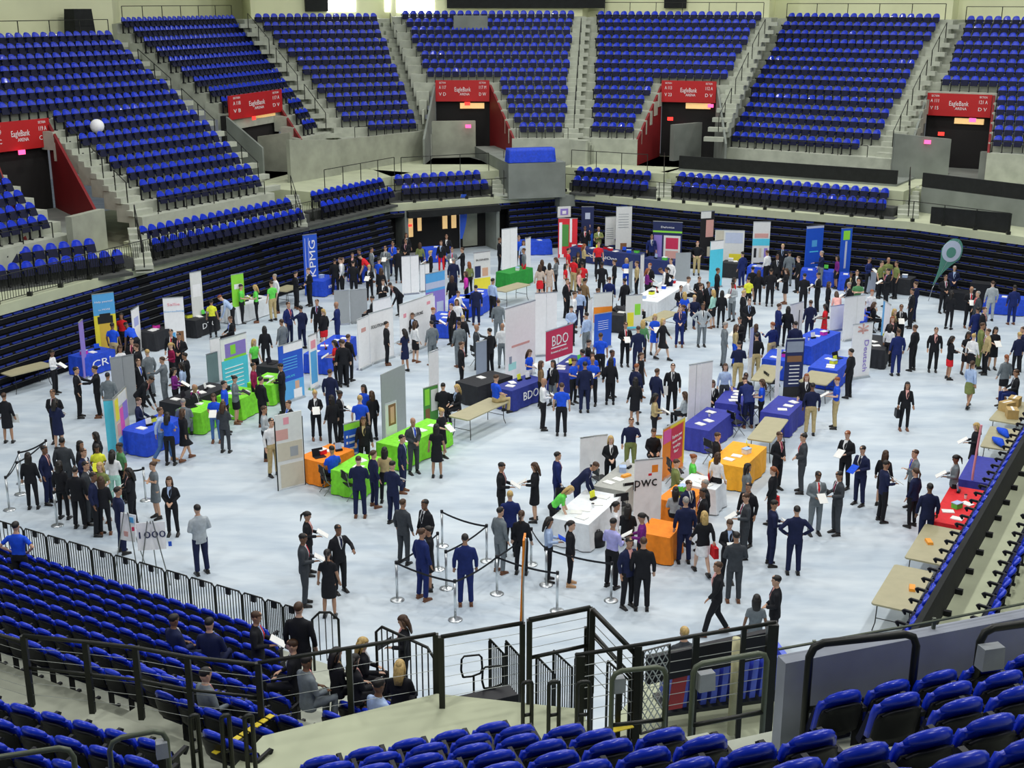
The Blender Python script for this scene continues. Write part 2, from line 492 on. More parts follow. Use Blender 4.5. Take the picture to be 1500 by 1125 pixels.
    for i0, i1, step, nm in faces:
        root = thing('retractable_bleacher', 'folded dark bleacher stack with blue seat edges along the %s side' % {'left': 'left', 'corner': 'rounded corner', 'right': 'far right'}[nm], 'bleacher', (0, 0, 0))
        body = MB(); edge = MB(); pale = MB()
        nrow = 8
        for i in range(i0, i1):
            for j in range(nrow):
                z1 = .32 * (j + 1) + .02; o = -step * (nrow - 1 - j)
                a, b = off(i, o), off(i + 1, o); c, d = off(i + 1, .6), off(i, .6)
                La = (b - a).length
                if nm == 'corner':
                    # doorway gap below the first part of the corner
                    if j < 7:
                        a2 = a.lerp(b, .66); d2 = d.lerp(c, .66)
                        body.prism([(a2.x, a2.y), (b.x, b.y), (c.x, c.y), (d2.x, d2.y)], z1 - .30, z1 - .02, 0); a = a2
                    else:
                        body.prism([(a.x, a.y), (b.x, b.y), (c.x, c.y), (d.x, d.y)], z1 - .30, z1 - .02, 0)
                else:
                    body.prism([(a.x, a.y), (b.x, b.y), (c.x, c.y), (d.x, d.y)], z1 - .30, z1 - .02, 0)
                dr = (b - a); L = dr.length; dr.normalize(); ang = math.atan2(dr.y, dr.x)
                nn = V((-dr.y, dr.x, 0)); k = int(L / .52)
                for s in range(k):
                    if (s + 3) % 17 == 0: continue
                    c0 = a + dr * (.26 + s * .52) - nn * (.02)
                    edge.box((c0.x, c0.y, z1 - .03), (.42, .05, .055 if nm != 'right' else .028), ang)
                    if j == nrow - 1:
                        c1 = a + dr * (.26 + s * .52) + nn * .16
                        edge.box((c1.x, c1.y, z1 + .10), (.42, .30, .10), ang, rx=.5)
                m0 = a + nn * -.035; m1 = b + nn * -.035
                pale.tube([V((m0.x, m0.y, z1 - .10)), V((m1.x, m1.y, z1 - .10))], .012, 4)
        body.build('platform_stack', mat('bleacher_black', (.006, .007, .009), .7, spec=.2), root)
        tag(edge.build('seat_edges', mat('folded_seat_blue', (.008, .026, .24), .45), root), kind='stuff')
        pale.build('aluminium_nosing', mat('dull_nosing', (.11, .12, .13), .5, metal=.3), root)
    return R, N, off
def wall_px(name, pts_top, ybot, zbase, m, th=.25):
    """upright wall: its top corners in the photograph, standing on zbase where its foot is seen"""
    mb = MB()
    for (A, B), (y0, y1) in zip(zip(pts_top[:-1], pts_top[1:]), zip(ybot[:-1], ybot[1:])):
        a, b = at(A[0], y0, zbase), at(B[0], y1, zbase)
        za, zb = z_at(a, A[1]), z_at(b, B[1])
        d = (b - a).normalized(); n = V((-d.y, d.x, 0)) * th
        mb.prism([(a.x, a.y), (b.x, b.y), (b.x + n.x, b.y + n.y), (a.x + n.x, a.y + n.y)], zbase - .3, 0, 0, zt=[za, zb, zb, za])
    return struct(mb, name, m)

def upper_bowl():
    Z0 = 5.7
    S2 = section('upper_deck_2', (232, 281), (388, 255), 4.45, (85, 47), 15, lambda r: -60 if r > 7 else 228 - (153 / 7) * r, lin(388, 170, 0, 14),
                 lambda r: -140 if r > 8 else 208 - 150 / 8 * r, lin(402, 179, 0, 14))
    S1 = section('upper_deck_1', (0, 327), (77, 312), 4.4, (0, 240), 5, lambda r: -140, lin(78, 8, 0, 4), lambda r: -170, lin(108, 30, 0, 4))
    S3 = section('upper_deck_3', (435, 178), (467, 172), Z0 + .3, (265, 24), 12, lambda r: 178 + (11 - r) * 18.4 if r > 2 else 413, lin(467, 350, 0, 11),
                 lin(394, 171, 0, 12), lin(500, 362, 0, 12), skips=[(lin(394, 330, 0, 3), lin(440, 410, 0, 3), 3)])
    S4 = section('upper_deck_4', (537, 178), (610, 175), Z0, (460, 20), 13, lambda r: 537 if r == 0 else 500 - (r - 1) * 11.6, lin(614, 555, 0, 12),
                 lin(500, 358, 0, 13), lin(632, 572, 0, 13))
    S5 = section('upper_deck_5', (752, 180), (831, 180), Z0, (760, 16), 14, lambda r: lin(650, 587, 0, 13)(r), lin(831, 843, 0, 13),
                 lin(630, 573, 0, 14), lin(847, 859, 0, 14), skips=[(lin(610, 632, 0, 6), lin(750, 718, 0, 6), 6)])
    S6 = section('upper_deck_6', (864, 179), (927, 181), Z0, (990, 17), 14, lin(864, 873, 0, 13), lin(1032, 1117, 0, 13),
                 lin(847, 859, 0, 14), lin(1058, 1130, 0, 14), skips=[(lin(934, 972, 0, 6), lin(1070, 1052, 0, 6), 6)])
    S7 = section('upper_deck_7', (1070, 193), (1262, 205), 5.2, (1265, 20), 14, lin(1068, 1150, 0, 13), lambda r: 1262 + 30 * min(r, 1) + 7.3 * max(0, r - 1),
                 lin(1056, 1130, 0, 14), lin(1306, 1396, 0, 14))
    S8 = section('upper_deck_8', (1440, 198), (1500, 201), Z0, (1460, 24), 14, lambda r: lin(1348, 1412, 0, 13)(r), lambda r: 1580,
                 lin(1310, 1398, 0, 14), lambda r: 1640, skips=[(lin(1335, 1362, 0, 6), lin(1446, 1457, 0, 6), 6)])
    for S, x0, x1, n, lb in ((S2, 395, 172, 15, 'between the two left stands'), (S4, 488, 364, 13, 'left of the doorway with red sign'), (S4, 622, 572, 13, 'above the portal in the corner'),
                             (S5, 840, 852, 14, 'in the centre of the far stand'), (S6, 1046, 1126, 14, 'right of centre in the far stand'), (S7, 1300, 1392, 14, 'at the far right stand')):
        aisle(S, lin(x0, x1, 0, n - 1), 0, n, label='black aisle handrail %s,' % lb)
    aisle(S2, lin(205, 98, 0, 6), 0, 7, label='black aisle handrail beside the leftmost red passage,')
    # lip rails
    for S, x0, x1, lb in ((S2, 232, 388, 'in front of the big left stand'), (S1, -60, 78, 'in front of the stand at the left edge'), (S4, 520, 612, 'in front of the stand left of the corner portal'),
                          (S5, 756, 832, 'in front of the stand left of the centre aisle'), (S6, 864, 928, 'in front of the stand right of the centre aisle'), (S7, 1066, 1270, 'in front of the long stand at right'), (S8, 1450, 1510, 'in front of the stand at the right edge')):
        a, b = row_point(S, 0, x0, 0, -.36), row_point(S, 0, x1, 0, -.36)
        railing([a, b], .62, 1.6, .018, label='pale thin rail on black posts ' + lb, name='lip_railing')
    # front walls of the decks
    walls = [
        
        ('wall_front_3', [(427, 205), (500, 205)], [268, 256], 4.2), ('wall_front_4', [(470, 208), (620, 192)], [258, 234], 4.2),
        ('wall_front_5', [(750, 198), (848, 196)], [233, 229], 4.2), ('wall_front_6', [(848, 198), (937, 198)], [229, 233], 4.2),
        ('wall_front_8', [(1432, 222), (1560, 228)], [262, 274], 4.2)]
    for nm, T, B, zb in walls: wall_px(nm, T, B, zb, M['conc'] if nm[-1] not in '78' else M['conc_d'])
    # vomitories: low concrete parapet, red side walls, dark opening, red sign
    data = [  # S, back x0,x1, front x0,x1, rv, sign (x0,y0,y1),(x1,y0,y1), parapet (x0,ytop,ybot)-(x1,ytop,ybot), exit px
        (S2, -22, 68, 40, 150, 8, (-22, 182, 225), (68, 172, 214), (110, 318, 372, 158, 306, 358), [(33, 223)], 'leftmost'),
        (S3, 333, 410, 386, 440, 3, (333, 138, 172), (410, 133, 167), (380, 200, 250, 427, 194, 252), [(371, 173), (418, 207)], 'second from left'),
        (S5, 638, 717, 622, 752, 6, (638, 119, 150), (717, 116, 147), (620, 178, 232, 697, 177, 230), [(685, 152), (686, 185)], 'left of the centre aisle'),
        (S6, 970, 1050, 934, 1062, 6, (970, 118, 149), (1050, 119, 151), (986, 183, 236, 1062, 176, 226), [(982, 174), (997, 186), (1040, 155)], 'right of the centre aisle'),
        (S8, 1360, 1455, 1335, 1446, 6, (1360, 137, 170), (1455, 138, 171), (1306, 196, 262, 1388, 204, 262), [(1379, 196), (1359, 208), (1421, 176)], 'rightmost')]
    for k, (S, b0, b1, f0, f1, rv, s0, s1, pw, ex, lb) in enumerate(data):
        d, n = S['d'], S['n']
        A, B = row_point(S, rv, b0, 0, -.42), row_point(S, rv, b1, 0, -.42)
        fa, fb = row_point(S, 0, f0, 0, -.42), row_point(S, 0, f1, 0, -.42)
        side = MB(); plain = MB()
        zl = 4.2
        for (p, q, sgn) in ((fa, A, -1), (fb, B, 1)):
            dd = (q - p); dd.z = 0; dd.normalize(); w = V((-dd.y, dd.x, 0)) * .12 * sgn
            P = [(p.x, p.y), (q.x, q.y), (q.x - w.x, q.y - w.y), (p.x - w.x, p.y - w.y)]
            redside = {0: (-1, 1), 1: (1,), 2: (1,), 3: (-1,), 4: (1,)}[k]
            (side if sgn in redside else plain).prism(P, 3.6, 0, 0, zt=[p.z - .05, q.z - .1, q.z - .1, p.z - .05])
        # back: dark opening with amber light above, red board in front
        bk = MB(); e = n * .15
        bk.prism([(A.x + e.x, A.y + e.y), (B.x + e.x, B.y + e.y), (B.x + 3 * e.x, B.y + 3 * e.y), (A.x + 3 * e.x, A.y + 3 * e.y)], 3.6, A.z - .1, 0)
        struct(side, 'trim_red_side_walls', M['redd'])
        if plain.v: struct(plain, 'trim_passage_side', M['conc_d'])
        struct(bk, 'trim_passage_opening', M['dark'])
        fl = MB(); fl.prism([(fa.x, fa.y), (fb.x, fb.y), (B.x, B.y), (A.x, A.y)], 3.8, zl, 0); struct(fl, 'trim_passage_floor', M['conc_d'])
        am = MB(); za = z_at(A, s0[2] + 9); zb_ = z_at(A, s0[2] + 1); m0, m1 = A.lerp(B, .45), A.lerp(B, .9)
        am.prism([(m0.x, m0.y), (m1.x, m1.y), (m1.x + e.x * .9, m1.y + e.y * .9), (m0.x + e.x * .9, m0.y + e.y * .9)], za, zb_, 0)
        if k: tag(am.build('ceiling_light', M['amber']), 'amber lit ceiling strip inside the passage %s' % lb, 'light')
        # sign
        p0, p1 = A - n * .12, B - n * .12
        zt0, zt1 = z_at(p0, s0[1]), z_at(p1, s1[1]); zb0, zb1 = z_at(p0, s0[2]), z_at(p1, s1[2])
        zt, zb = (zt0 + zt1) / 2, (zb0 + zb1) / 2
        c = (p0 + p1) / 2; c.z = zb; L = (V((p1.x, p1.y, 0)) - V((p0.x, p0.y, 0))).length
        root = thing('section_sign', 'red section signboard with white lettering over the stand passage, %s' % (lb if 'aisle' in lb else lb + ' of five'), 'sign', c, math.atan2(d.y, d.x))
        h = zt - zb
        bd = MB().box((0, 0, h / 2), (L, .10, h)).build('board', M['red'], root)
        wt = mat('white_lettering', (.85, .85, .85), .5)
        put_text('EagleBank', h * .30, wt, (0, -.06, h * .56), (1, 0, 0), (0, 0, 1), bd, width=L * .30)
        put_text('ARENA', h * .17, wt, (L * .04, -.06, h * .34), (1, 0, 0), (0, 0, 1), bd, width=L * .18)
        codes = (('A 119', 'V C', '119 A', 'C V'), ('A 118', 'V B', '117 A', 'D V'), ('A 117', 'V D', '117 M', 'D W'), ('A 113', 'V 23', '112 A', 'D V'), ('A 111', 'V 15', '121 A', 'D V'))[k]
        for q, tx in enumerate(codes):
            put_text(tx, h * .22, wt, ((-L * .37, L * .37)[q // 2], -.06, h * (.66, .34)[q % 2]), (1, 0, 0), (0, 0, 1), bd, width=L * .13)
        put_text('SECTION', h * .12, wt, (-L * .37, -.06, h * .88), (1, 0, 0), (0, 0, 1), bd, width=L * .12)
        put_text('SECTION', h * .12, wt, (L * .37, -.06, h * .88), (1, 0, 0), (0, 0, 1), bd, width=L * .12)
        # parapet
        wall_px('wall_parapet_%d' % (k + 1), [(pw[0], pw[1]), (pw[3], pw[4])], [pw[2], pw[5]], 4.2 if k else 3.74, M['conc'] if k < 3 else M['conc_d'], .3)
        for j, (ex_, ey) in enumerate(ex):
            # small lit exit signs on the parapet or in the opening
            pt = at(pw[0] * .5 + pw[3] * .5, (pw[2] + pw[5]) / 2, 4.2) if j else A.lerp(B, .5) - n * .3
            q = V((pt.x, pt.y, 0)); dep = proj((pt.x, pt.y, 5))[2]
            X = (ex_ - 750) / F_PX
            t = on_line(V((pt.x, pt.y, 6)), d, ex_); q = V((pt.x, pt.y, 0)) + d * t - n * .12
            z = z_at(q, ey)
            eo = MB().box((q.x, q.y, z), (.34, .06, .2), math.atan2(d.y, d.x)).build('exit_sign', M['pink'] if j != 0 or k == 0 else M['exitr'])
            tag(eo, 'small glowing %s exit sign %s, passage %s' % ('pink' if (j or k == 0) else 'red', ('inside opening', 'on the wall', 'at its right')[j], lb), 'exit sign')
    # ---- corner platform with the blue table
    a, b = at(745, 289, 3), at(828, 286, 3)
    zt = z_at(a, 240); dd = (b - a).normalized(); n = V((-dd.y, dd.x, 0))
    pl = MB(); pl.prism([(a.x, a.y), (b.x, b.y), (b.x + n.x * 9, b.y + n.y * 9), (a.x + n.x * 9, a.y + n.y * 9)], 2.9, zt)
    struct(pl, 'wall_corner_platform', M['conc_d'])
    p0, p1 = a.lerp(b, .02) + n * .5, a.lerp(b, .82) + n * .5
    c = (p0 + p1) / 2; c.z = zt; L = (p1 - p0).length
    t = thing('folding_table', 'long table on the concrete platform in the far corner', 'table', c, math.atan2(dd.y, dd.x))
    MB().box((0, 0, .72), (L * .98, .7, .04)).build('tabletop', M['ttop'], t)
    for sx in (-1, 1):
        for sy in (-1, 1): MB().tube([(sx * L * .42, sy * .28, 0), (sx * L * .42, sy * .28, .7)], .018, 6).build('leg', M['steel'], t)
    tag(drape(L, .76, .03, .78, 26, .05).build('tablecloth', M['skirtb'], None, True, c, math.atan2(dd.y, dd.x)), 'bright blue pleated skirt cloth over the table on the concrete platform', 'tablecloth')
    # front aisle steps of the centre aisle down to the cross walk
    for (x0, y0, x1, y1, z0_, z1_, w) in ((870, 235, 843, 200, 4.2, 5.7, 1.5),):
        p, q = at(x0, y0, z0_), row_point(S5, 0, 843, 0, -.5)
        st = MB()
        for i in range(9):
            c = p.lerp(q, (i + .5) / 9); st.box((c.x, c.y, 4.1 + (i + 1) * .083), (w, .5, .1 + (i + 1) * .166), math.atan2(q.y - p.y, q.x - p.x) - PI / 2)
        struct(st, 'trim_centre_stair', M['tread'])
    # ---- black fascia bands right
    for j, (A, B, yb0, yb1) in enumerate((((995, 228), (1315, 250), 247, 270), ((1352, 253), (1580, 280), 274, 302))):
        a, b = at(A[0], A[1], 5.03), at(B[0], B[1], 5.03)
        za = zb = 5.03; dd = (b - a).normalized(); n = V((-dd.y, dd.x, 0)) * .12
        f = MB(); f.prism([(a.x, a.y), (b.x, b.y), (b.x + n.x, b.y + n.y), (a.x + n.x, a.y + n.y)], 4.32, 0, 0, zt=[za, zb, zb, za])
        tag(f.build('fascia_panel', M['curtain']), 'long black covered panel on the cross walk edge, %s one' % ('longer' if j == 0 else 'right-hand'), 'panel')
        e2 = MB(); e2.prism([(a.x, a.y), (b.x, b.y), (b.x + n.x * 30, b.y + n.y * 30), (a.x + n.x * 30, a.y + n.y * 30)], 3.0, 4.3)
        struct(e2, 'wall_cross_walk_%d' % j, M['conc_d'])
    # black curtain fence far right on the rim
    a, b = at(1362, 327, 3), at(1478, 342, 3); za, zb = z_at(a, 303), z_at(b, 313); dd = (b - a).normalized(); n = V((-dd.y, dd.x, 0)) * .1
    f = MB(); f.prism([(a.x, a.y), (b.x, b.y), (b.x + n.x, b.y + n.y), (a.x + n.x, a.y + n.y)], 3.0, 0, 0, zt=[za, zb, zb, za])
    tag(f.build('barrier_curtain', M['curtain']), 'low black curtain barrier standing on the rim at far right', 'curtain')
    # ---- top concourse and back wall
    xs = [-200, 0, 170, 360, 575, 855, 1130, 1395, 1700]
    tops = []
    for x in xs:
        S = min(SECT, key=lambda s: abs(on_line(V((s['a0'].x, s['a0'].y, 10)), s['d'], x)) if s['name'] != 'upper_deck_1' else 1e9)
    def backpt(S, x): return row_point(S, S['rows'], x, 0, 2.3)
    chain = [(S2, -300), (S2, 168), (S3, 176), (S3, 356), (S4, 368), (S4, 571), (S5, 580), (S5, 853), (S6, 862), (S6, 1126), (S7, 1134), (S7, 1394), (S8, 1402), (S8, 1720)]
    P = [backpt(s, x) for s, x in chain]
    w = MB()
    for a, b in zip(P[:-1], P[1:]):
        dd = (b - a); dd.z = 0; dd.normalize(); n = V((-dd.y, dd.x, 0)) * .3
        w.prism([(a.x, a.y), (b.x, b.y), (b.x + n.x, b.y + n.y), (a.x + n.x, a.y + n.y)], 8, 18)
    struct(w, 'wall_back', M['wallp'])
    def on_back(i, X, zz, fwd=.05):
        a, b = P[i], P[i + 1]; dd = (b - a); dd.z = 0; dd.normalize(); n = V((-dd.y, dd.x, 0))
        q = V((a.x, a.y, zz)); t = on_line(q, dd, X); return q + dd * t - n * fwd, dd, n
    for nm, i, x0, x1, yb, m, lb in (('window_1', 4, 479, 521, 17, M['day'], ''), ('window_2', 4, 564, 571, 17, M['day'], ''), ('window_3', 6, 581, 636, 18, M['day'], '')):
        p, dd, n = on_back(i, x0, 12.8); q, _, _ = on_back(i, x1, 12.8)
        z = z_at(p, yb); f = MB(); f.prism([(p.x, p.y), (q.x, q.y), (q.x + n.x * .04, q.y + n.y * .04), (p.x + n.x * .04, p.y + n.y * .04)], z, z + 3)
        struct(f, nm, m)
    for i, x0, x1, yb, lb, nm in ((2, 446, 479, 17, 'black loudspeaker cabinet against the back wall, left of the bright window', 'wall_panel'), (4, 655, 886, 12, 'wide black drape along the top of the centre stand', 'wall_drape'), (4, 974, 1006, 12, 'small black notice panel with white marks on the back wall', 'notice_panel')):
        j = 6 if x0 == 655 else (8 if x0 == 974 else 4)
        p, dd, n = on_back(j, x0, 13, .3); q, _, _ = on_back(j, x1, 13, .3); z = z_at(p, yb)
        f = MB(); f.prism([(p.x, p.y), (q.x, q.y), (q.x + n.x * .2, q.y + n.y * .2), (p.x + n.x * .2, p.y + n.y * .2)], z, z + 3)
        tag(f.build(nm, M['curtain']), lb, 'panel')
    # covered cart top left
    p = at(120, 30, row_point(S2, 14, 120).z + .3); q = row_point(S2, 15, 118, 0, 1.2)
    cart = MB(); z = q.z
    cart.box((q.x, q.y, z + .75), (1.4, .9, 1.5), math.atan2(S2['d'].y, S2['d'].x), taper=.85)
    tag(cart.build('covered_cart', M['curtain']), 'black covered cart standing on the top walkway at left', 'cart')
    # railings of the top walkway
    for S, x0, x1, lb in ((S2, -20, 160, 'above the big left stand'), (S3, 180, 340, 'above the second stand from left'), (S6, 885, 1118, 'above the stand right of centre'), (S7, 1152, 1384, 'above the long right stand'), (S8, 1414, 1520, 'above the stand at the right edge')):
        a, b = row_point(S, S['rows'], x0, 0, .3), row_point(S, S['rows'], x1, 0, .3)
        railing([a, b], .95, 1.9, .02, label='dark top walkway railing ' + lb, name='concourse_railing')
    # two covered bins on the cross walk
    for j, (x, y) in enumerate(((541, 242), (553, 241))):
        q = at(x, y, 4.2); c = MB(); c.tube([q, q + V((0, 0, .9)), q + V((0, 0, 1.2)), q + V((0, 0, 1.3))], [.42, .42, .36, .1], 12)
        tag(c.build('covered_bin', M['curtain'], None, True), 'black covered bin on the cross walk, %s of the pair' % ('left', 'right')[j], 'bin')
    # small concrete block in the top rows
    q = row_point(S5, 12, 690); MB()
    blk = MB().box((q.x, q.y + .3, q.z + .5), (2.2, 1.9, 1.1), math.atan2(S5['d'].y, S5['d'].x)); struct(blk, 'trim_camera_platform', M['conc_d'])
    # pale balloon
    q = row_point(S2, 6, 150); px, py, dep = proj(q)
    z = z_at(q, 183); r = 10.0 / F_PX * dep
    t = thing('balloon', 'single round white balloon floating over the left stand seats', 'balloon', (q.x, q.y - .6, q.z))
    MB().ball((0, 0, z - q.z), r, 20, 14).build('envelope', M['white'], t, True)
    MB().tube([(0, 0, z - q.z - r), (.05, 0, (z - q.z - r) * .5), (0, 0, .02)], .006, 5).build('string', M['white'], t)
    return S2, S3, S4, S5, S6, S7, S8

def drape(L, W, z0, z1, folds=16, flare=.06):
    """a cloth lying on a table and hanging to the floor with folds, centred, length along X"""
    mb = MB(); P = []; N = 4 * folds
    per = []
    for i in range(N):
        t = i / N * 4; s = int(t); u = t - s
        c = [(-L / 2 + L * u, -W / 2), (L / 2, -W / 2 + W * u), (L / 2 - L * u, W / 2), (-L / 2, W / 2 - W * u)][s]
        nn = [(0, -1), (1, 0), (0, 1), (-1, 0)][s]; per.append((c, nn))
    rows = 5
    for j in range(rows + 1):
        t = j / rows
        for i, (c, nn) in enumerate(per):
            o = t * (flare + .028 * math.sin(i * 2.1) + .02 * math.sin(i * .9 + 1))
            P.append((c[0] + nn[0] * o, c[1] + nn[1] * o, z1 + (z0 - z1) * t))
    F = [tuple(range(N))]
    for j in range(rows):
        for i in range(N):
            k = (i + 1) % N; F.append((j * N + i, (j + 1) * N + i, (j + 1) * N + k, j * N + k))
    mb.add(P, F); return mb

def portal(R, off):
    """doorway under the corner rim with lit doors"""
    a, b = R[4].lerp(R[5], .09), R[4].lerp(R[5], .60); d = (b - a).normalized(); n = V((-d.y, d.x, 0)); ang = math.atan2(d.y, d.x); L = (b - a).length
    back = a + n * 3.0; w = MB(); c = (a + b) / 2 + n * 1.5
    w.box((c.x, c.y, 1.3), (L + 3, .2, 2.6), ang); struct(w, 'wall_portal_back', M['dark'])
    s = MB()
    for q in (a, b): s.box((q.x + n.x * .7, q.y + n.y * .7, 1.3), (.2, 1.5, 2.58), ang)
    struct(s, 'wall_portal_sides', M['conc_d'])
    hd = MB(); c = (a + b) / 2 - n * .2; hd.box((c.x, c.y, 2.42), (L, .4, .36), ang); struct(hd, 'trim_portal_header', M['curtain'])
    for j, (t, w_, z0, z1, m) in enumerate(((.08, .95, .9, 2.3, 'amber'), (.24, .22, 1.2, 2.0, 'amber'), (.52, .28, 1.2, 2.0, 'amber'), (.62, .28, 1.2, 2.0, 'amber'), (.80, .9, .1, 2.0, 'conc'))):
        c = a + d * (L * t) + n * 1.36
        f = MB().box((c.x, c.y, (z0 + z1) / 2), (w_, .06, z1 - z0), ang); struct(f, 'door_%d' % (j + 1), M[m])
    st = MB(); c = a + d * (L * .08) + n * 1.30; st.box((c.x, c.y, 1.55), (.8, .04, .12), ang)
    tag(st.build('door_sign', M['exitr']), 'short red strip sign on the lit doorway pane', 'sign')
    # concrete pier in the middle of the corner
    p = at(832, 362, 0); z = 3.0
    pr = MB(); pr.box((p.x, p.y + 1.4, 1.45), (1.9, 1.6, 2.9), ang); pr.box((p.x - 1.3, p.y + 1.5, 1.2), (.9, 1.4, 2.4), ang)
    struct(pr, 'wall_pier', M['conc_d'])
# ------------------------------------------------------------------ near side
FD = V((math.cos(math.radians(20)), math.sin(math.radians(20)), 0)); FN = V((FD.y, -FD.x, 0))   # rows of the near corner, FN away from the arena

def near_side():
    # ---- lower block along the near-left side, nine rows rising towards us
    labs = ['frontmost row behind the black floor fence', 'second row from the floor fence', 'third row from the floor fence', 'fourth row from the floor fence', 'fifth row from the floor fence',
            'sixth row from the floor fence', 'seventh row from the floor fence', 'eighth row from the floor fence']
    dk = MB()
    for i in range(8):
        u = 18.0 - .74 * i; z = .3 + .28 * i
        c = UX * u; x1 = [412, 418, 430, 442, 452, 448, 392, 300][i]
        f = c + UX * .37; k = c - UX * .37
        # treads
        v0, v1 = -32.0, [-13.6, -13.6, -13.2, -12.6, -12.0, -11.6, -11.4, -11.4][i]
        P = [f + VX * v0, k + VX * v0, k + VX * v1, f + VX * v1]
        dk.prism([(p.x, p.y) for p in P], 0.0, z)
        seat_row(c + UX * -.05, VX, -UX, z, -60, x1, 'blue tip-up seat, %s, left of the aisle' % labs[i], 'near-left seats, ' + labs[i], .465)
        if i >= 2:
            seat_row(c + UX * -.05, VX, -UX, z, [0, 0, 545, 520, 500, 480, 452, 440][i], [0, 0, 590, 600, 610, 622, 628, 560][i], 'blue seat right of the aisle, %s' % labs[i], 'near-left seats right of the aisle, ' + labs[i], .465)
    for i in range(2, 8):
        u = 18.0 - .74 * i; z = .3 + .28 * i; f = UX * (u + .37); k = UX * (u - .37); v0, v1 = -13.6, -8.9
        P = [f + VX * v0, k + VX * v0, k + VX * v1, f + VX * v1]
        dk.prism([(p.x, p.y) for p in P], 0.0, z - .01)
    struct(dk, 'trim_near_left_rows', M['tread'])
    # walkway behind, rim height
    wk = MB(); P = [UX * 12.45 + VX * -40, UX * 8.4 + VX * -40, UX * 8.4 + VX * -4, UX * 12.45 + VX * -4]
    wk.prism([(p.x, p.y) for p in P], 0, 2.55)
    struct(wk, 'trim_near_left_walkway', M['conc'])
    # second block: three rows inside the V of the cable railing
    b2 = MB(); names = ['row nearest the floor', 'middle row', 'row nearest the cable railing']
    for j in range(3):
        u = 12.3 - .8 * j + .2; z = 2.75 + .33 * j; x0, x1 = [(205, 470), (225, 440), (300, 400)][j]
        c = UX * u; P = [UX * (u + .4) + VX * -13.6, UX * (u - .4) + VX * -13.6, UX * (u - .4) + VX * -8.9, UX * (u + .4) + VX * -8.9]
        b2.prism([(p.x, p.y) for p in P], 2.4, z)
        seat_row(c, VX, -UX, z, x0, x1, 'blue seat in the small railed block, %s' % names[j], 'small block seats, ' + names[j], .465)
    struct(b2, 'trim_small_block', M['conc'])
    # floor fence in bays
    f0 = at(30, 798, 1.3); g = UX * 18.75; zf = .12
    def fp(X): 
        q = V((g.x, g.y, zf + 1.0)); t = on_line(q, VX, X); p = g + VX * t; return V((p.x, p.y, zf))
    xs = [-20, 34, 67, 98, 133, 166, 201, 241, 277, 314, 354, 388, 414, 440]
    for k, (a, b) in enumerate(zip(xs[:-1], xs[1:])):
        p, q = fp(a + 1), fp(b - 1); dd = q - p; L = dd.length; ang = math.atan2(dd.y, dd.x)
        r = thing('crowd_fence', 'black picket fence bay before the near-left seats, %s' % ('cut by the frame edge' if k == 0 else ('rightmost, at the aisle' if k == 12 else ('second', 'third', 'fourth', 'fifth', 'sixth', 'seventh', 'eighth', 'ninth', 'tenth', 'eleventh', 'twelfth')[k - 1] + ' from the left frame edge')), 'fence', p, ang, 'floor fence bays')
        MB().tube([(0, 0, 0), (0, 0, .95), (.06, 0, 1.02), (L - .06, 0, 1.02), (L, 0, .95), (L, 0, 0)], .02, 6).build('frame', M['steel'], r, True)
        w = MB(); n = 9
        for j in range(1, n): w.box((L * j / n, 0, .52), (.016, .016, .98))
        w.build('picket_infill', M['steel'], r)
        MB().box((L * .5, 0, .94), (.12, .05, .14)).build('latch', M['blk'], r)
    # curved end rail and the short fence by the seated group
    e0 = at(465, 960, 1.6); e1 = at(497, 962, 1.5)
    for nm, X0, X1, yb0, yb1, zb, lb in (('a', 460, 498, 962, 962, 1.35, 'short arched black rail at the aisle end beside the standing man'), ('b', 553, 637, 985, 1026, 2.1, 'black picket fence at the right end of the near-left seats, beside the seated group')):
        p, q = at(X0, yb0, zb), at(X1, yb1, zb); dd = q - p; L = dd.length; r = thing('end_fence', lb, 'fence', p, math.atan2(dd.y, dd.x))
        MB().tube([(0, 0, -.3), (0, 0, .8), (.15, 0, .95), (L - .15, 0, .95), (L, 0, .8), (L, 0, -.3)], .026, 8).build('frame', M['steel'], r, True)
        w = MB(); n = max(4, int(L / .14))
        for j in range(1, n): w.box((L * j / n, 0, .42), (.018, .018, 1.0))
        w.build('picket_infill', M['steel'], r)
    # ---- pale cross walk in front of the upper rows
    cw = MB()
    P = [at(300, 1075, 4.0), at(385, 1078, 4.0), at(640, 1016, 4.0), at(905, 958, 4.0)]
    cw.prism([(P[1].x, P[1].y), (P[1].x - 1.5, P[1].y - 4.5), (5.3, 8.4), (5.6, 10.6), (1.3, 12.3), (1.0, 15.6), (P[2].x, P[2].y)], 3.7, 4.0)
    struct(cw, 'trim_near_cross_walk', M['walk'])
    ys = MB()
    a, b = at(312, 1105, 4.0), at(400, 1047, 4.0); dd = b - a
    for i in range(9):
        c = a + dd * ((i + .5) / 9); ys.box((c.x, c.y, 4.006), (dd.length / 12, .09, .012), math.atan2(dd.y, dd.x))
    a, b = at(137, 958, 2.56), at(190, 975, 2.56); dd = b - a
    for i in range(5):
        c = a + dd * ((i + .5) / 5); ys.box((c.x, c.y, 2.556), (dd.length / 7, .09, .012), math.atan2(dd.y, dd.x))
    a, b = at(885, 1072, 4.0), at(925, 1062, 4.0); dd = b - a; c = (a + b) / 2; ys.box((c.x, c.y, 4.006), (dd.length, .15, .012), math.atan2(dd.y, dd.x))
    struct(ys, 'trim_yellow_marks', M['yel'])
    # ---- cable railings
    def crail(px, zb, h, lb, cables=6, thick=.035, name='cable_railing', gap=2.0, mid=False):
        return railing([at(x, y, zb) for x, y in px], h, gap, thick, label=lb, name=name, cables=cables, mid=mid, post_r=.04)
    crail([(-60, 1000), (47, 1034)], 3.0, 1.1, 'black cable railing at the left frame edge behind the near-left seats')
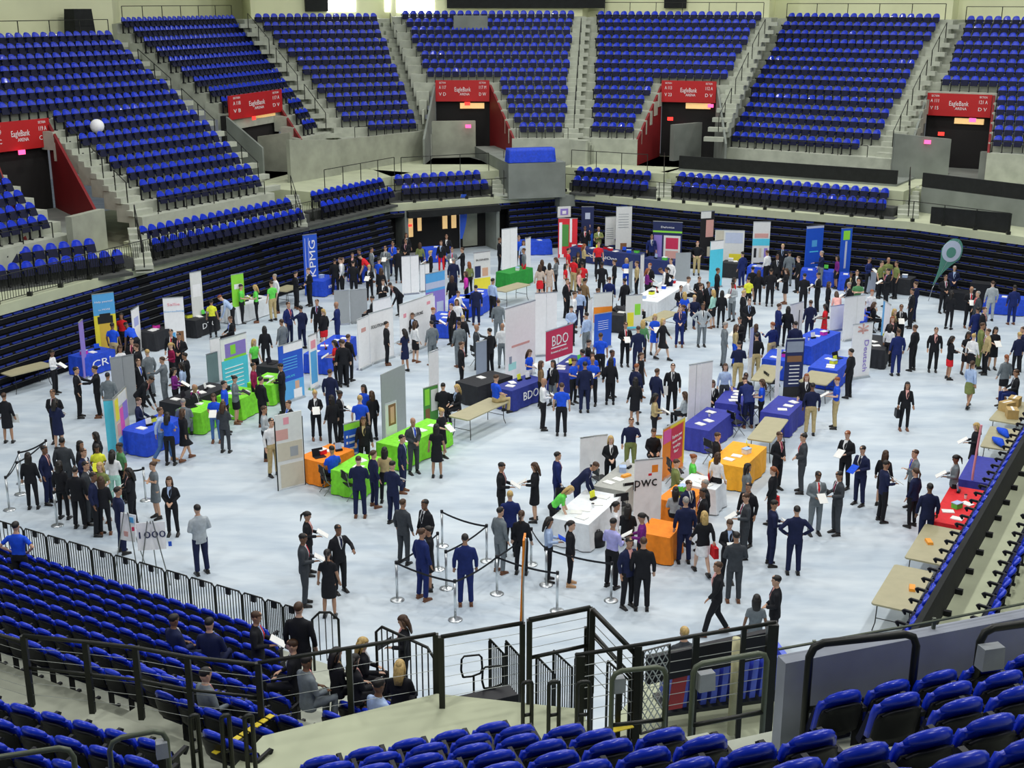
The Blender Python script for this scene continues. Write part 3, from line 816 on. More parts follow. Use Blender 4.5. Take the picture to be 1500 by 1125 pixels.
    crail([(47, 1034), (136, 1044), (208, 1053), (283, 1068), (385, 1080)], 3.55, 1.15, 'long black cable railing sloping right in front of the small seat block', 5, .032, gap=3, mid=True)
    crail([(385, 1079), (640, 1033)], 3.7, 1.15, 'black cable railing from the V corner to the short fence', 3, .03, gap=1.6)
    crail([(648, 1036), (765, 1014)], 4.0, 1.1, 'black cable railing panel left of the orange flag', 6, .032, gap=3)
    crail([(775, 1030), (862, 1010)], 4.0, 1.3, 'tall black cable railing frame right of the orange flag', 8, .04, gap=3, mid=True)
    # sloping stair rails from the frame
    for k, (A, B, zA, zB, lb) in enumerate((((868, 893), (931, 958), 5.35, 5.0, 'upper black sloping handrail descending right from the tall frame'), ((860, 919), (925, 992), 4.95, 4.5, 'lower black sloping handrail below the tall frame'))):
        a, b = at(*A, zA), at(*B, zB); c = a; r = thing('sloping_handrail', lb, 'railing', c)
        MB().tube([(0, 0, 0), b - a], .04, 8).build('handrail', M['steel'], r, True)
        MB().box((0, 0, -.65), (.08, .08, 1.3)).build('post', M['steel'], r)
        MB().box((b.x - a.x, b.y - a.y, b.z - a.z - .65), (.08, .08, 1.3)).build('post', M['steel'], r)
        if k == 0:
            w = MB()
            for j in range(1, 6): w.tube([V((0, 0, -.2 * j)), b - a - V((0, 0, .2 * j))], .006, 4)
            w.build('cable_infill', M['wire'], r)
    # long rail to the right with thick posts
    a, b = at(843, 960, 5.15), at(1136, 912, 5.15); dd = b - a; r = thing('balcony_railing', 'long black balcony railing with thick posts running right to the concrete wall', 'railing', a)
    MB().tube([(0, 0, 0), dd], .03, 8).build('handrail', M['steel'], r, True)
    for X, w_, zb in ((850, .12, 3.2), (908, .07, 3.4), (935, .10, 3.4), (1020, .09, 3.4), (1090, .07, 3.4), (1132, .15, 3.0)):
        t = on_line(a, dd.normalized(), X); p = dd.normalized() * t
        MB().box((p.x, p.y, (zb - 5.15) / 2), (w_, w_, 5.15 - zb)).build('post', M['steel'], r)
    w = MB()
    for j in range(1, 7): w.tube([V((0, 0, -.17 * j)), dd - V((0, 0, .17 * j))], .006, 4)
    w.build('cable_infill', M['wire'], r)
    # second bar of it
    a2, b2_ = at(843, 972, 5.0), at(1130, 950, 5.0)
    # arched grab rails
    def arch(pts, z, depthz, r_, lb, bar=None, legs=1.6, name='arched_grab_rail', box=None):
        """front-facing arch: pixel points of its top, standing legs"""
        a, b = at(*pts[0], z), at(*pts[1], z); dd = b - a; L = dd.length
        root = thing(name, lb, 'railing', (a.x, a.y, z - legs), math.atan2(dd.y, dd.x))
        k = min(.12, L * .3)
        MB().tube([(0, 0, 0), (0, 0, legs - k), (k * .3, 0, legs - k * .3), (k, 0, legs), (L - k, 0, legs), (L - k * .3, 0, legs - k * .3), (L, 0, legs - k), (L, 0, 0)], r_, 10).build('frame', M['steel'] if not depthz else M['steelg'], root, True)
        if bar: MB().tube([(0, 0, bar), (L, 0, bar)], r_ * .85, 8).build('crossbar', M['steel'], root, True)
        if box:
            q = at(*box[0], z - .2)
            bo = MB().box((0, 0, 0), (box[1], .12, box[2]), 0, taper=.92).build('light_box', M['pod'], None, False, (q.x, q.y, z - .12 - box[2] / 2), math.atan2(dd.y, dd.x))
            tag(bo, box[3], 'light box')
        return root
    for X0, X1, lb in ((766, 779, 'left'), (804, 819, 'middle'), (846, 864, 'right')):
        arch([(X0, 1000), (X1, 998)], 5.1, 0, .028, 'narrow black grab rail behind the front seats, %s of three' % lb, bar=.62, legs=1.1)
    arch([(897, 984), (976, 976)], 5.6, 1, .032, 'grey-green bent grab rail at the stair head, left one', bar=.75, legs=1.5, box=((905, 1000), .17, .2, 'small grey box on the left bent grab rail'))
    arch([(1016, 974), (1124, 955)], 5.7, 1, .036, 'grey-green bent grab rail at the stair head, right one', bar=.75, legs=1.6, box=((1034, 993), .22, .24, 'small grey box on the right bent grab rail'))
    arch([(1187, 944), (1344, 927)], 8.2, 0, .036, 'large black arched rail in front of the concrete wall, left one', bar=.86, legs=1.5)
    arch([(1438, 922), (1600, 900)], 8.2, 0, .036, 'large black arched rail at the right frame edge', bar=.86, legs=1.5, box=((1451, 958), .22, .21, 'grey box clamped on the arched rail at the right frame edge'))
    arch([(159, 1084), (243, 1068)], 6.5, 1, .028, 'grey-green arched rail among the bottom-left seats, right one', bar=None, legs=1.3, box=((237, 1096), .12, .17, 'small grey box on the rail among the bottom-left seats'))
    arch([(-60, 1118), (106, 1093)], 6.6, 1, .028, 'grey-green arched rail among the bottom-left seats, left one', bar=None, legs=1.2)
    for X, lb in ((283, 'left'), (329, 'middle'), (363, 'right')):
        arch([(X - 5, 1050), (X + 6, 1047)], 5.0, 0, .03, 'black double post by the yellow-edged walk, %s of three' % lb, bar=.5, legs=1.0)
    # mesh panel on the stair side
    a, b = at(938, 1075, 4.0), at(962, 1068, 4.0); r = thing('mesh_panel', 'white diamond mesh panel closing the stair side', 'panel', a, math.atan2((b - a).y, (b - a).x))
    L, H = .42, 1.25; w = MB()
    for k in range(-9, 6):
        x0 = k * .1
        p0, p1 = (x0, 0), (x0 + H * .6, H)
        for s in (1, -1):
            pts = [((p0[0] if s > 0 else L - p0[0]), p0[1]), ((p1[0] if s > 0 else L - p1[0]), p1[1])]
            (ax, az), (bx, bz) = pts
            def clip(ax, az, bx, bz):
                lo, hi = 0.0, 1.0
                for (p, d, mn, mx) in ((ax, bx - ax, 0, L),):
                    if abs(d) < 1e-6: continue
                    t0, t1 = (mn - p) / d, (mx - p) / d
                    if t0 > t1: t0, t1 = t1, t0
                    lo, hi = max(lo, t0), min(hi, t1)
                return (lo, hi) if hi > lo + .02 else None
            c = clip(ax, az, bx, bz)
            if c: w.tube([(ax + (bx - ax) * c[0], 0, az + (bz - az) * c[0]), (ax + (bx - ax) * c[1], 0, az + (bz - az) * c[1])], .009, 4)
    w.build('mesh_wires', M['chrome'], r); MB().tube([(0, 0, 0), (0, 0, H), (L, 0, H), (L, 0, 0), (0, 0, 0)], .02, 6).build('frame', M['steel'], r)
    # short stair flights with pickets going down to the floor
    st = MB()
    p, q = at(700, 1018, 3.0), at(735, 960, .6)
    a, b = at(640, 1030, 3.4), at(760, 1002, 3.4); dd = (b - a).normalized(); n = V((-dd.y, dd.x, 0)); L = (b - a).length
    for i in range(8):
        c = (a + b) / 2 + n * (.2 + .32 * i); st.box((c.x, c.y, (3.2 - .36 * i) / 2), (L, .34, 3.2 - .36 * i), math.atan2(dd.y, dd.x))
    struct(st, 'trim_floor_stair', M['blk'])
    for k, (X0, Y0, X1, Y1, lb) in enumerate(((717, 936, 738, 958, 'leftmost'), (741, 939, 762, 962, 'second from left'), (786, 961, 812, 988, 'third from left'), (811, 953, 838, 978, 'fourth from left'), (843, 962, 868, 992, 'fifth from left'), (890, 968, 925, 1000, 'rightmost'))):
        a, b = at(X0, Y0, 3.0), at(X1, Y1, 2.6); dd = b - a; r = thing('stair_fence', 'black picket stair fence going down to the floor, %s of six' % lb, 'fence', a)
        MB().tube([(0, 0, -1.9), (0, 0, -.04), (.0, 0, 0), dd, dd - V((0, 0, 1.7))], .022, 6).build('frame', M['steel'], r, True)
        w = MB()
        for j in range(1, 8): 
            c = dd * (j / 8); w.tube([c, c - V((0, 0, 1.7))], .01, 4)
        w.build('picket_infill', M['steel'], r)
    for k, (x, y) in enumerate(((691, 976), (722, 992))):
        c = at(x, y, 3.4); r = thing('stair_hoop', 'black rounded hoop handrail on a single post at the stair, %s' % ('left one', 'right one')[k], 'railing', (c.x, c.y, 2.4), .2)
        MB().tube([(-.14, 0, .82), (-.17, 0, .95), (-.16, 0, 1.14), (-.12, 0, 1.19), (.12, 0, 1.19), (.16, 0, 1.14), (.17, 0, .95), (.14, 0, .86), (.0, 0, .82), (-.14, 0, .82)], .018, 6).build('hoop', M['steel'], r, True)
        MB().tube([(.03, 0, 0), (.03, 0, .82)], .018, 6).build('post', M['steel'], r)
    # ---- upper near corner: raked deck, seats
    base = V((-2.14, 11.34, 0)); rise, run = .46, .84; z0 = 5.15
    dk = MB()
    for r in range(14):
        z = z0 + rise * r; c = base + FN * (run * r - .2); f = c - FN * .42; k = c + FN * .42
        t0 = -1.5 - .4 * r; t1 = 3.0 + .55 * r if r < 4 else 9
        P = [f + FD * t0, k + FD * t0, k + FD * t1, f + FD * t1]
        dk.prism([(p.x, p.y) for p in P], z - rise - .3 if r else 4.0, z)
        xr = 748 + 58 * r if r < 4 else [0, 0, 0, 0, 1010, 1080, 1240, 1560][min(r, 7)]
        lab = ['first row', 'second row', 'third row', 'fourth row', 'fifth row', 'sixth row', 'seventh row', 'eighth row', 'ninth row', 'tenth row', 'eleventh row', 'twelfth row', 'thirteenth row', 'fourteenth row'][r]
        seat_row(c, FD, FN, z, 425 - 8 * r, xr, 'large blue seat at the bottom edge, %s from the pale cross walk' % lab, 'bottom edge seats, ' + lab, .47)
        if 4 <= r <= 6:
            seat_row(c, FD, FN, z, [1172, 1215, 1330][r - 4], 1580, 'large blue seat near the concrete guard wall, %s from it' % ('first row', 'second row', 'third row')[r - 4], 'seats by the concrete wall, ' + ('first row', 'second row', 'third row')[r - 4], .50)
    struct(dk, 'trim_near_upper_deck', M['tread'])
    # left part, rows parallel to the floor's near side
    LD = V((math.cos(math.radians(-23)), math.sin(math.radians(-23)), 0)); LN = V((LD.y, -LD.x, 0))
    b0 = at(24, 1030, 5.45); dk = MB()
    for r in range(9):
        z = 4.6 + .42 * r; c = V((b0.x, b0.y, 0)) + LN * (.84 * r - .2); f = c - LN * .42; k = c + LN * .42
        q = V((c.x, c.y, z + .6)); t1 = on_line(q, LD, 268 - 3 * r) + .3; t0 = -8
        P = [f + LD * t0, k + LD * t0, k + LD * t1, f + LD * t1]; dk.prism([(p.x, p.y) for p in P], 2.0 if r == 0 else z - .8, z)
        lab = ['first row', 'second row', 'third row', 'fourth row', 'fifth row', 'sixth row', 'seventh row', 'eighth row', 'ninth row'][r]
        seat_row(c, LD, LN, z, -60, [272, 268, 262, 255, 250, 240, 230, 220, 210][r], 'large blue seat in the bottom-left corner, %s from the cable railing' % lab, 'bottom-left seats, ' + lab, .47)
    struct(dk, 'trim_near_left_upper_deck', M['tread'])
    # concrete guard wall
    wa, wb = at(1139, 960, 7.9), at(1620, 868, 7.9); ia = at(1151, 972, 7.9); ib = ia + (wb - wa).normalized() * ((wb - wa).length)
    P = [ia, ib, wb, wa]; w = MB(); w.prism([(p.x, p.y) for p in P], 5.0, 7.9)
    struct(w, 'wall_concrete_guard', mat('guard_wall_concrete', (.33, .36, .42), .85, var=.16, scale=1.5, bump=.2))
    gr = [at(1140, 957, 7.95), at(1345, 920, 7.95), at(1620, 866, 7.95)]
    r = thing('wall_top_rail', 'thin dark rail along the top of the concrete guard wall', 'railing', gr[0]); MB().tube([p - gr[0] + V((0, 0, .04)) for p in gr], .014, 6).build('handrail', M['steelg'], r)
    for t in (.1, .45, .8):
        p = gr[0].lerp(gr[2], t) - gr[0]; MB().box((p.x, p.y, -.0), (.03, .03, .12)).build('bracket', M['steelg'], r)
    # ---- right side (C)
    rim = MB(); P = [UX * 18.6 + VX * -3.7, UX * 46 + VX * -3.7, UX * 46 + VX * -1.2, UX * 18.6 + VX * -1.2]
    rim.prism([(p.x, p.y) for p in reversed(P)], 2.6, 3.0); struct(rim, 'trim_right_rim', M['walk'])
    hi = MB(); P = [UX * 18.6 + VX * -1.2, UX * 46 + VX * -1.2, UX * 46 + VX * 8, UX * 18.6 + VX * 8]
    hi.prism([(p.x, p.y) for p in reversed(P)], 2.9, 4.2)
    P = [UX * 18.8 + VX * -2.25, UX * 46 + VX * -2.25, UX * 46 + VX * -1.2, UX * 18.8 + VX * -1.2]
    hi.prism([(p.x, p.y) for p in reversed(P)], 2.9, 3.55); struct(hi, 'trim_right_cross_walk', M['walk'])
    pale = 'right side seats'
    for j, (v, z, lb) in enumerate(((-4.05, 2.45, 'front row beside the row of tables, right side'), (-2.75, 3.1, 'lower of the two rows behind the black barrier, right side'), (-1.85, 3.55, 'upper of the two rows behind the black barrier, right side'), (-.1, 4.25, 'row nearest the right frame edge'))):
        for i in range(50):
            u = 19.4 + .5 * i; p = UX * u + VX * v
            SEATS.append((p.x, p.y, z, math.atan2(VX.y, VX.x) - PI / 2, 0, 'blue plastic seat in the ' + lb, pale + ', ' + lb))
    br = thing('retractable_bleacher', 'folded dark bleacher stack behind the tables on the right side', 'bleacher')
    bd = MB(); eg = MB()
    for j in range(8):
        v = -4.18 - .01 * (7 - j); P = [UX * 18.9 + VX * v, UX * 46 + VX * v, UX * 46 + VX * -3.6, UX * 18.9 + VX * -3.6]
        bd.prism([(p.x, p.y) for p in reversed(P)], .30 * j, .30 * j + .27)
    bd.build('platform_stack', M['blk'], br)
    fb = thing('barrier_curtain', 'long black barrier between the front seats and the pale walkway, right side', 'curtain')
    P = [UX * 19 + VX * -3.62, UX * 46 + VX * -3.62, UX * 46 + VX * -3.52, UX * 19 + VX * -3.52]
    MB().prism([(p.x, p.y) for p in reversed(P)], 2.9, 3.75).build('curtain', M['curtain'], fb)
    for i in range(26):
        p = UX * (19.5 + i) + VX * -3.45
        MB().box((p.x, p.y, 3.05), (.08, .13, .1), math.atan2(UX.y, UX.x)).build('foot', M['blk'], fb)
    railing([UX * 19.2 + VX * -1.2 + V((0, 0, 3.5)), UX * 27 + VX * -1.2 + V((0, 0, 3.5))], 1.15, 2.6, .03, label='black rail with posts behind the two right side seat rows')
    # things seen below through the railing: blue folded chairs on a cart, red sign, yellow post
    r = thing('storage_cart', 'blue stacked chairs on a cart on the lower level behind the long railing', 'cart', at(1060, 1015, 3.3), .25)
    for i in range(12): MB().box((-.9 + .16 * i, 0, .35), (.09, .5, .7), 0, rx=.12).build('stacked_chair', mat('pale_blue_plastic', (.10, .16, .75), .5), r)
    MB().box((0, 0, -.05), (2.1, .6, .06)).build('cart_bed', M['steel'], r)
    s = at(992, 1040, 3.6)
    tag(MB().box((0, 0, .35), (.22, .03, .75), 0, rx=.2).build('warning_sign', M['red'], None, False, s, .3), 'small red warning sign on the lower level below the grab rails', 'sign')
    pp = at(1071, 1075, 3.3); tag(MB().tube([pp, pp + V((0, 0, 1.55))], .06, 8).build('pale_post', mat('pale_yellow_paint', (.62, .60, .35), .5), None, True), 'pale yellow upright post on the lower level', 'post')
    lf = MB(); P = [at(880, 1080, 2.9), at(1140, 1085, 2.9), at(1135, 985, 2.9), at(950, 990, 2.9)]
    lf.prism([(p.x, p.y) for p in P], 2.6, 2.9); struct(lf, 'trim_lower_landing', M['walk'])
    bm = MB(); a, b = at(950, 1003, 4.2), at(1128, 962, 4.2); bm.slab(a, b, b + V((0, .0, .42)), a + V((0, 0, .42)), .1); struct(bm, 'trim_landing_beam', M['blk'])
# ------------------------------------------------------------------ people
def rot_about(p, piv, a):
    c, s = math.cos(a), math.sin(a); y, z = p.y - piv.y, p.z - piv.z
    return V((p.x, piv.y + y * c - z * s, piv.z + y * s + z * c))

def skeleton(sex, pose):
    f = sex == 'F'; J = {}
    sw = .165 if f else .19
    J['pel'] = V((0, 0, .95)); J['waist'] = V((0, 0, 1.10)); J['chest'] = V((0, .0, 1.31)); J['sh'] = V((0, .01, 1.45)); J['neck'] = V((0, .0, 1.53)); J['head'] = V((0, -.015, 1.665))
    arms = dict(stand=((.25, .03, 1.17), (.255, -.05, .93)), clasp=((.255, .03, 1.18), (.06, -.19, 1.05)), hold=((.25, .0, 1.17), (.12, -.26, 1.14)),
                walk=((.25, -.06, 1.18), (.24, -.22, 1.0)), hips=((.38, .07, 1.2), (.20, -.04, 1.03)), lean=((.22, -.13, 1.22), (.14, -.36, 1.20)),
                sit=((.25, -.03, 1.17), (.12, -.29, 1.08)), cross=((.25, -.06, 1.2), (-.06, -.19, 1.2)), talk=((.27, -.09, 1.21), (.20, -.32, 1.29)), reach=((.24, -.19, 1.25), (.14, -.43, 1.22)))
    for s, nm in ((1, 'R'), (-1, 'L')):
        k = pose
        if pose in ('talk', 'reach') and s < 0: k = 'stand'
        e, w = arms[k]
        if pose == 'walk' and s < 0: e, w = (.25, .11, 1.2), (.25, .12, .96)
        if pose == 'cross' and s < 0: w = (w[0], w[1] - .035, w[2] + .03)
        J['s' + nm] = V((s * (sw - .012), .01, 1.405)); J['e' + nm] = V((s * (e[0] - (.03 if f else 0)), e[1], e[2])); J['w' + nm] = V((s * w[0], w[1], w[2]))
        J['h' + nm] = V((s * .095, 0, .90)); J['k' + nm] = V((s * .11, -.015, .50)); J['a' + nm] = V((s * .125, .02, .085))
    if pose == 'walk':
        J['kR'] = V((.10, -.17, .51)); J['aR'] = V((.10, -.26, .10)); J['kL'] = V((-.10, .05, .50)); J['aL'] = V((-.10, .27, .13))
    if pose == 'lean':
        for k in ('chest', 'sh', 'neck', 'head', 'sR', 'sL', 'eR', 'eL', 'wR', 'wL', 'waist'): J[k] = rot_about(J[k], J['pel'], math.radians(42))
        for k in ('eR', 'eL'): J[k] += V((0, -.04, -.10))
        for k in ('wR', 'wL'): J[k] += V((0, -.05, -.32))
    if pose == 'sit':
        for k in list(J):
            if k[0] not in 'ka' : J[k] = J[k] + V((0, 0, -.42))
        for s, nm in ((1, 'R'), (-1, 'L')):
            J['h' + nm] = V((s * .095, 0, .50)); J['k' + nm] = V((s * .13, -.43, .50)); J['a' + nm] = V((s * .13, -.40, .085))
    k = .935 if f else 1.0
    for q in J: J[q] = J[q] * k
    J['scale'] = k
    return J

def hand(mb, w, d, side, k, curl=.5):
    d = d.normalized(); lat = V((side, 0, 0)) - d * d.x * side
    if lat.length < .2: lat = V((0, 0, 1)) - d * d.z
    lat.normalize(); nrm = d.cross(lat).normalized()
    pin = nrm if nrm.dot(V((-side, -.2, -.3))) > 0 else -nrm
    mb.tube([w - d * .02, w + d * .04 * k, w + d * .09 * k], [(.024, .02), (.036, .017), (.036, .014)], 8, 0, pin)
    for i, L in enumerate((.072, .082, .076, .058)):
        o = w + d * .085 * k + lat * ((-.028 + .0185 * i) * k); a = d * math.cos(.35 * curl) + pin * math.sin(.35 * curl); b = d * math.cos(1.2 * curl) + pin * math.sin(1.2 * curl)
        mb.tube([o, o + a * L * .5 * k, o + a * L * .5 * k + b * L * .5 * k], [.0088, .0082, .006], 6, 0, pin)
    o = w + d * .03 * k - lat * .03 * k; t = (d * .75 - lat * .55 + pin * .35).normalized()
    mb.tube([o, o + t * .035 * k, o + (t + d * .5).normalized() * .062 * k], [.011, .0095, .007], 6, 0, pin)

def spine(mb, J, prof):
    """prof: list of (joint mix a, b, t, rx, ry, dy)"""
    R = []
    for a, b, t, rx, ry, dy in prof:
        c = J[a].lerp(J[b], t); ax = (J[b] - J[a]).normalized()
        fw = V((1, 0, 0)).cross(ax); c = c - fw * dy
        k = J['scale']
        R.append(mb.ring(c, ax, V((0, -1, 0)), rx * k, ry * k, 16))
    return R

def remesh(mb, name, vox, smooth=3):
    me = mb.mesh('tmp', M['white']); o = bpy.data.objects.new('tmp', me); COL.objects.link(o)
    r = o.modifiers.new('r', 'REMESH'); r.mode = 'VOXEL'; r.voxel_size = vox; r.use_smooth_shade = True
    if smooth: s = o.modifiers.new('s', 'SMOOTH'); s.factor = .5; s.iterations = smooth
    dg = bpy.context.evaluated_depsgraph_get(); dg.update()
    out = bpy.data.meshes.new_from_object(o.evaluated_get(dg)); out.name = name
    bpy.data.objects.remove(o); bpy.data.meshes.remove(me)
    for p in out.polygons: p.use_smooth = True
    return out

def head_frame(J, pose):
    tilt = dict(hold=.30, lean=.75, clasp=.08, sit=.25).get(pose, .0)
    return Matrix.Translation(J['head']) @ Matrix.Rotation(tilt, 4, 'X') @ Matrix.Scale(J['scale'] * (1.0 if J['scale'] == 1 else 1.02), 4)

def head_shape(mb, T):
    rg = []
    for z, rx, ry, cy in ((-.128, .022, .030, -.052), (-.118, .040, .050, -.035), (-.09, .056, .072, -.018), (-.05, .067, .085, -.004), (0, .073, .094, .002), (.045, .075, .097, .005), (.085, .062, .083, .006), (.108, .038, .055, .006), (.117, .012, .02, .006)):
        rg.append([T @ V((math.cos(2 * PI * i / 18) * rx, cy + math.sin(2 * PI * i / 18) * ry, z)) for i in range(18)])
    mb.loft(rg)
    mb.add([T @ V(p) for p in ((-.010, -.085, .022), (.010, -.085, .022), (.017, -.088, -.030), (-.017, -.088, -.030), (0, -.121, -.024), (0, -.07, 0))], [(0, 1, 4), (1, 2, 4), (2, 3, 4), (3, 0, 4), (1, 0, 5), (2, 1, 5), (3, 2, 5), (0, 3, 5)])
    for s in (-1, 1): mb.ball(T @ V((s * .077, .008, -.004)), (.010, .020, .031), 8, 6)
    mb.ball(T @ V((0, -.082, -.060)), (.024, .012, .010), 8, 6)
    for s in (-1, 1): mb.ball(T @ V((s * .030, -.082, .034)), (.020, .010, .006), 8, 5)

PROTO = {}
def proto(sex, pose, what):
    key = (sex, pose, what)
    if key in PROTO: return PROTO[key]
    J = skeleton(sex, pose); k = J['scale']; mb = MB(); f = sex == 'F'
    T = head_frame(J, pose)
    if what == 'body':
        mb.loft(spine(mb, J, [('pel', 'waist', -.35, .12, .08, 0), ('pel', 'waist', .1, .150, .095, 0), ('pel', 'waist', 1, .120, .085, 0), ('waist', 'chest', .8, .145, .095, 0), ('chest', 'sh', .5, .150, .085, 0), ('sh', 'neck', .3, .085, .060, 0), ('sh', 'neck', 1, .052, .052, 0)]))
        nk = J['neck']; mb.tube([nk - V((0, 0, .05)), nk, J['head'] + V((0, .012, -.06)) * k], [.056 * k, .052 * k, .05 * k], 12)
        head_shape(mb, T)
        for nm, s in (('R', 1), ('L', -1)):
            mb.tube([J['s' + nm], J['s' + nm].lerp(J['e' + nm], .5), J['e' + nm], J['e' + nm].lerp(J['w' + nm], .4), J['w' + nm]], [.046 * k, .044 * k, .037 * k, .036 * k, .024 * k], 10)
            hand(mb, J['w' + nm], J['w' + nm] - J['e' + nm], s, k, .3 if pose == 'stand' else .7)
            mb.tube([J['h' + nm], J['h' + nm].lerp(J['k' + nm], .5), J['k' + nm], J['k' + nm].lerp(J['a' + nm], .35), J['a' + nm] + V((0, 0, .03))], [.082 * k, .07 * k, .052 * k, .053 * k, .034 * k], 12)
            a = J['a' + nm]; mb.tube([a + V((0, .03, -.03)), a + V((0, -.06, -.045)), a + V((0, -.14, -.058))], [(.032, .035), (.036, .028), (.028, .016)], 8, 0, V((0, 0, 1)))
        me = remesh(mb, 'person_body', .0105, 2)
        me.materials.clear()
        for n in (M['skin1'], M['eye'], M['lip']): me.materials.append(n)
        Ti = T.inverted(); idx = []
        for p in me.polygons:
            c = Ti @ V(p.center); m = 0
            if c.y < -.066 and abs(abs(c.x) - .030) < .013 and abs(c.z - .014) < .008: m = 1
            elif c.y < -.075 and abs(c.x) < .024 and abs(c.z + .061) < .008: m = 2
            idx.append(m)
        me.polygons.foreach_set('material_index', idx)
    elif what in ('jacket', 'shirt', 'dress', 'tee'):
        if what == 'jacket':
            g, b = .012, .0
            pr = [('pel', 'waist', -.85, .185, .125, 0), ('pel', 'waist', -.2, .183, .125, 0), ('pel', 'waist', .9, .152 if f else .168, .112, 0), ('waist', 'chest', .8, .185 if f else .195, .130, 0), ('chest', 'sh', .45, .185 if f else .205, .118, 0), ('chest', 'sh', .85, .165 if f else .188, .098, 0), ('sh', 'neck', .2, .105, .078, 0), ('sh', 'neck', .8, .064, .064, 0)]
            ar = (.060, .058, .052, .043)
        else:
            pr = [('pel', 'waist', -.25, .165, .112, 0), ('pel', 'waist', .3, .160, .108, 0), ('pel', 'waist', 1, .138 if f else .152, .102, 0), ('waist', 'chest', .8, .165 if f else .182, .120, 0), ('chest', 'sh', .45, .170 if f else .195, .108, 0), ('chest', 'sh', .85, .150 if f else .176, .092, 0), ('sh', 'neck', .2, .10, .072, 0), ('sh', 'neck', .7, .060, .060, 0)]
            ar = (.054, .052, .048, .040)
        R_ = spine(mb, J, pr)
        mb.loft(R_)
        for nm in 'RL':
            s, e, w = J['s' + nm], J['e' + nm], J['w' + nm]
            end = e.lerp(w, .93)
            if what in ('tee', 'dress'): mb.tube([s, s.lerp(e, .5), s.lerp(e, .72)], [ar[0] * k, ar[1] * k, ar[1] * k], 12)
            else: mb.tube([s, s.lerp(e, .5), e, e.lerp(w, .5), end], [ar[0] * k, ar[1] * k, ar[2] * k, (ar[2] + ar[3]) / 2 * k, ar[3] * k], 12)
            mb.ball(s + V((0, 0, -.012)), ar[0] * 1.0 * k)
        if what == 'dress':
            if pose == 'sit':
                mb.tube([J['pel'] + V((0, .04, -.04)), (J['kR'] + J['kL']) / 2 + V((0, .05, 0))], [(.20 * k, .12 * k), (.18 * k, .09 * k)], 16, 0, V((0, 0, 1)))
            else:
                c0 = V((0, (J['kR'].y + J['kL'].y) / 2, .54 * k))
                mb.loft([mb.ring(c0, V((0, 0, 1)), V((0, -1, 0)), .19 * k, (.15 + abs(J['kR'].y - J['kL'].y) * .5) * k, 16), mb.ring(V((0, 0, .75 * k)), V((0, 0, 1)), V((0, -1, 0)), .185 * k, .135 * k, 16), mb.ring(V((0, 0, 1.0 * k)), V((0, 0, 1)), V((0, -1, 0)), .165 * k, .115 * k, 16)])
        me = remesh(mb, what, .017, 3)
    elif what == 'skirt':
        if pose == 'sit': mb.tube([J['pel'] + V((0, .04, -.04)), (J['kR'] + J['kL']) / 2 + V((0, .05, 0))], [(.20 * k, .12 * k), (.18 * k, .09 * k)], 16, 0, V((0, 0, 1)))
        else:
            c0 = V((0, (J['kR'].y + J['kL'].y) / 2, .55 * k))
            mb.loft([mb.ring(c0, V((0, 0, 1)), V((0, -1, 0)), .175 * k, (.135 + abs(J['kR'].y - J['kL'].y) * .5) * k, 16), mb.ring(V((0, 0, .78 * k)), V((0, 0, 1)), V((0, -1, 0)), .185 * k, .135 * k, 16), mb.ring(V((0, 0, 1.03 * k)), V((0, 0, 1)), V((0, -1, 0)), .150 * k, .105 * k, 16)])
        me = remesh(mb, 'skirt', .017, 3)
    elif what == 'trousers':
        mb.loft(spine(mb, J, [('pel', 'waist', -.6, .165, .118, 0), ('pel', 'waist', 0, .168, .118, 0), ('pel', 'waist', .6, .150, .104, 0)]))
        g = 0 if not f else -.006
        for nm in 'RL':
            h, q, a = J['h' + nm], J['k' + nm], J['a' + nm]
            e = q.lerp(a, .93)
            mb.tube([h + V((0, 0, .03)), h.lerp(q, .5), q, q.lerp(a, .5), e], [(.098 + g) * k, (.088 + g) * k, (.070 + g) * k, (.064 + g) * k, (.062 + g) * k], 12)
        me = remesh(mb, 'trousers', .017, 3)
    elif what in ('shoeR', 'shoeL'):
        for nm in what[-1]:
            a = J['a' + nm]
            mb.tube([a + V((0, .055, -.025)), a + V((0, .0, -.022)), a + V((0, -.08, -.045)), a + V((0, -.175, -.06))], [(.034, .052), (.042, .056), (.046, .036), (.030, .020)], 10, 0, V((0, 0, 1)))
            mb.box((a.x, a.y - .055, a.z - .074), (.078, .24, .022))
        me = mb.mesh('shoe', M['shoe'], True)
    elif what == 'shirt_front':
        ch, sh = J['chest'], J['neck']; ax = (J['sh'] - J['chest']).normalized(); fw = V((1, 0, 0)).cross(ax) 
        if fw.y > 0: fw = -fw
        w0 = J['waist'].lerp(ch, .35)
        def q(c, x, d): return c + V((x * k, 0, 0)) + fw * (d * k)
        P = [q(J['sh'].lerp(sh, .55), -.055, .070), q(J['sh'].lerp(sh, .55), .055, .070), q(ch, .052, .138), q(w0, .008, .126), q(w0, -.008, .126), q(ch, -.052, .138)]
        P += [p - fw * .05 for p in P]
        mb.add(P, [(0, 5, 4, 3, 2, 1), (6, 7, 8, 9, 10, 11), (0, 1, 7, 6), (1, 2, 8, 7), (2, 3, 9, 8), (3, 4, 10, 9), (4, 5, 11, 10), (5, 0, 6, 11)])
        me = mb.mesh('shirt_front', M['white'])
    elif what == 'tie':
        ch, sh = J['chest'], J['neck']; ax = (J['sh'] - J['chest']).normalized(); fw = V((1, 0, 0)).cross(ax)
        if fw.y > 0: fw = -fw
        w0 = J['waist'].lerp(ch, .45)
        def q(c, x, d): return c + V((x * k, 0, 0)) + fw * (d * k)
